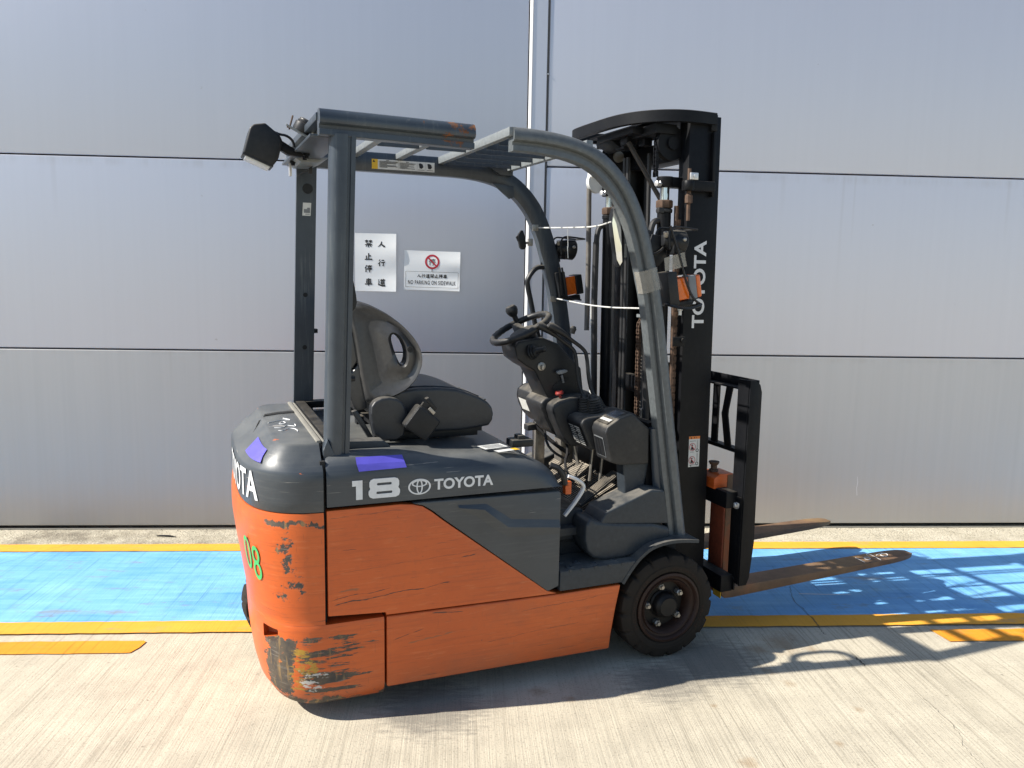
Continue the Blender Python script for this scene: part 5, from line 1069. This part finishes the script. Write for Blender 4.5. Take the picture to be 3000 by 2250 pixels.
PM('hose_pulley', B().lathe([(.01, -.014), (.05, -.014), (.042, -.005), (.042, .005), (.05, .014), (.01, .014)], (.03, .27, 2.0), (0, 1, 0), 26).box((-.01, .25, 2.02), (.05, .29, 2.06), .003), 'white')
cs = B().tube([(.02 + (.115 - .02) * t - .012, -.06 - .155 * t, 2.135 - .28 * t) for t in [i / 10 for i in range(11)]], .0085, 8)
PM('spring_hose', cs, 'hose_black'); sr = B()
for i in range(64):
    t = i / 64; c0 = Vector((.008 + .095 * t, -.06 - .155 * t, 2.135 - .28 * t)); d_ = Vector((.095, -.155, -.28)); sr.lathe([(.0085, -.001), (.0112, 0), (.0085, .001)], c0, d_, 10, False)
PM('hose_coil', sr, 'hose')
PM('hose_band', B().lathe([(.034, 0), (.035, .006), (.034, .012)], (.083, -.24, 1.835), (0, 0, 1), 16).box((.03, -.285, 1.828), (.055, -.262, 1.85), .003), 'hose_black')
PM('spring_hose', B().tube(smoothp([(.10, -.16, .9), (.105, -.16, 1.1), (.10, -.16, 1.30)]), .010, 8), 'hose_black')
PM('rail_bracket', B().box((.10, -.315, 1.275), (.16, -.308, 1.315), .002).lathe([(.009, 0), (.009, .008)], (.145, -.316, 1.30), (0, -1, 0), 8), 'mast')
# --- carriage, backrest, forks
CB = P('fork_carriage', B().box((.340, -.415, .572), (.398, .415, .645), .006).box((.335, -.415, .192), (.398, .415, .268), .006).box((.30, -.20, .20), (.345, -.15, .64), .004).box((.30, .15, .20), (.345, .20, .64), .004).box((.395, -.425, .20), (.402, -.40, .62)), 'mast')
def backrest_post(sg):
    b = B().prism([(.400, .228), (.438, .228), (.452, .26), (.468, .42), (.464, .70), (.462, 1.085), (.452, 1.118), (.430, 1.136), (.400, 1.138)], sg * .456, sg * .448, .002)
    b.prism([(sg * .448, .232), (sg * .376, .238), (sg * .376, 1.136), (sg * .448, 1.138)], .397, .405, .002, axis='u'); return P('backrest_post', b, 'mast')
bp = backrest_post(-1); backrest_post(1)
P('backrest_bolt', B().lathe([(.019, 0), (.019, .004), (.012, .006), (.012, .016), (.009, .018)], (.3968, -.412, .586), (-1, -.25, 0), 20), 'galv', bp); P('post_lug', B().box((.392, -.445, .598), (.3975, -.385, .625), .002), 'mast', bp)
P('post_bolt', B().lathe([(.010, 0), (.010, .005)], (.397, -.418, .250), (-1, 0, 0), 8), 'mast', bp)
P('backrest_top_bar', B().box((.405, -.445, 1.088), (.455, .445, 1.096), .002).box((.447, -.445, 1.090), (.455, .445, 1.136), .002), 'mast'); P('backrest_lower_bar', B().box((.410, -.445, .805), (.455, .445, .823), .003), 'mast')
for v_ in (-.195, -.05, .09, .22, .33): P('backrest_bar', B().box((.418, v_ - .022, .823), (.426, v_ + .022, 1.089)), 'mast')
P('backrest_bar', B().prism([(-.330, .823), (-.285, .823), (-.252, .965), (-.258, .985), (-.278, 1.089), (-.322, 1.089), (-.298, .985), (-.297, .960)], .410, .417, .001, axis='u'), 'mast')['label'] = 'bent upright bar of the load backrest'
def fork(v0):
    h_ = .055
    pts = []
    prof_ = [(.40, .70), (.40, .175), (.402, .140), (.418, .124), (.46, .122), (1.58, .150), (1.598, .160), (1.592, .168), (1.55, .171), (.462, .172), (.447, .180), (.442, .20), (.442, .70)]
    b = B().prism(prof_, v0 - h_, v0 + h_, .003, 2)
    def tp(x, y, z):
        z = z + .020 * max(0, x - .46) / 1.13
        if x > 1.38: k = max(0, (x - 1.38) / .22); y = v0 + (y - v0) * max(.05, math.sqrt(max(0, 1 - (k ** 2.6) * .92)))
        return (x, y, z)
    # subdivide the blade along its length so the plan outline can round off
    bm = bmesh.new(); me = bpy.data.meshes.new('t'); me.from_pydata(b.v, [], b.f); bm.from_mesh(me); bpy.data.meshes.remove(me)
    for x in (1.38, 1.44, 1.48, 1.51, 1.535, 1.555, 1.57, 1.582, 1.59): bmesh.ops.bisect_plane(bm, geom=bm.verts[:] + bm.edges[:] + bm.faces[:], plane_co=(x, 0, 0), plane_no=(1, 0, 0))
    bb = B().bm(bm).map(tp); return P('fork', bb, 'fork', None, 40)
F1 = fork(-.283); fork(.283)
ch = B()
for st in ([(1.2868, -.236), (1.28, -.3002)], [(1.3275, -.2501), (1.3508, -.2512), (1.3513, -.2688), (1.3312, -.2825), (1.3158, -.2737), (1.3249, -.2527)], [(1.3697, -.2296), (1.3735, -.2167), (1.388, -.2146), (1.3891, -.2469), (1.3799, -.3063)], [(1.4115, -.2476), (1.4404, -.2363), (1.4647, -.2339)], [(1.4496, -.2394), (1.4771, -.249), (1.4675, -.267), (1.4443, -.2801), (1.4315, -.2686), (1.4337, -.2517)]):
    ch.tube(smoothp([(a - .022, b_ - .022, .1722 + .020 * (a - .48) / 1.13) for a, b_ in st]), .0017, 5)
P('chalk_number', ch, 'chalk', F1)
for v_ in (-.283, .283):
    P('fork_shank_face', B().box((.392, v_ - .05, .262), (.401, v_ + .05, .58), .003), 'fork_red'); 
    P('fork_hook', B().prism([(.330, .640), (.330, .688), (.36, .706), (.43, .706), (.43, .640)], v_ - .052, v_ + .052, .005, 2), 'orange'); 
    P('fork_latch_pin', B().lathe([(.022, 0), (.020, .010), (.014, .012), (.014, .030), (.018, .032), (.024, .042), (.023, .046), (0, .047)], (.37, v_ + .01, .704), (0, 0, 1), 20, False), 'rust')
P('fork_heel_paint', B().prism([(.396, .126), (.396, .19), (.40, .19), (.40, .126)], -.335, -.28), 'label_yellow', F1)
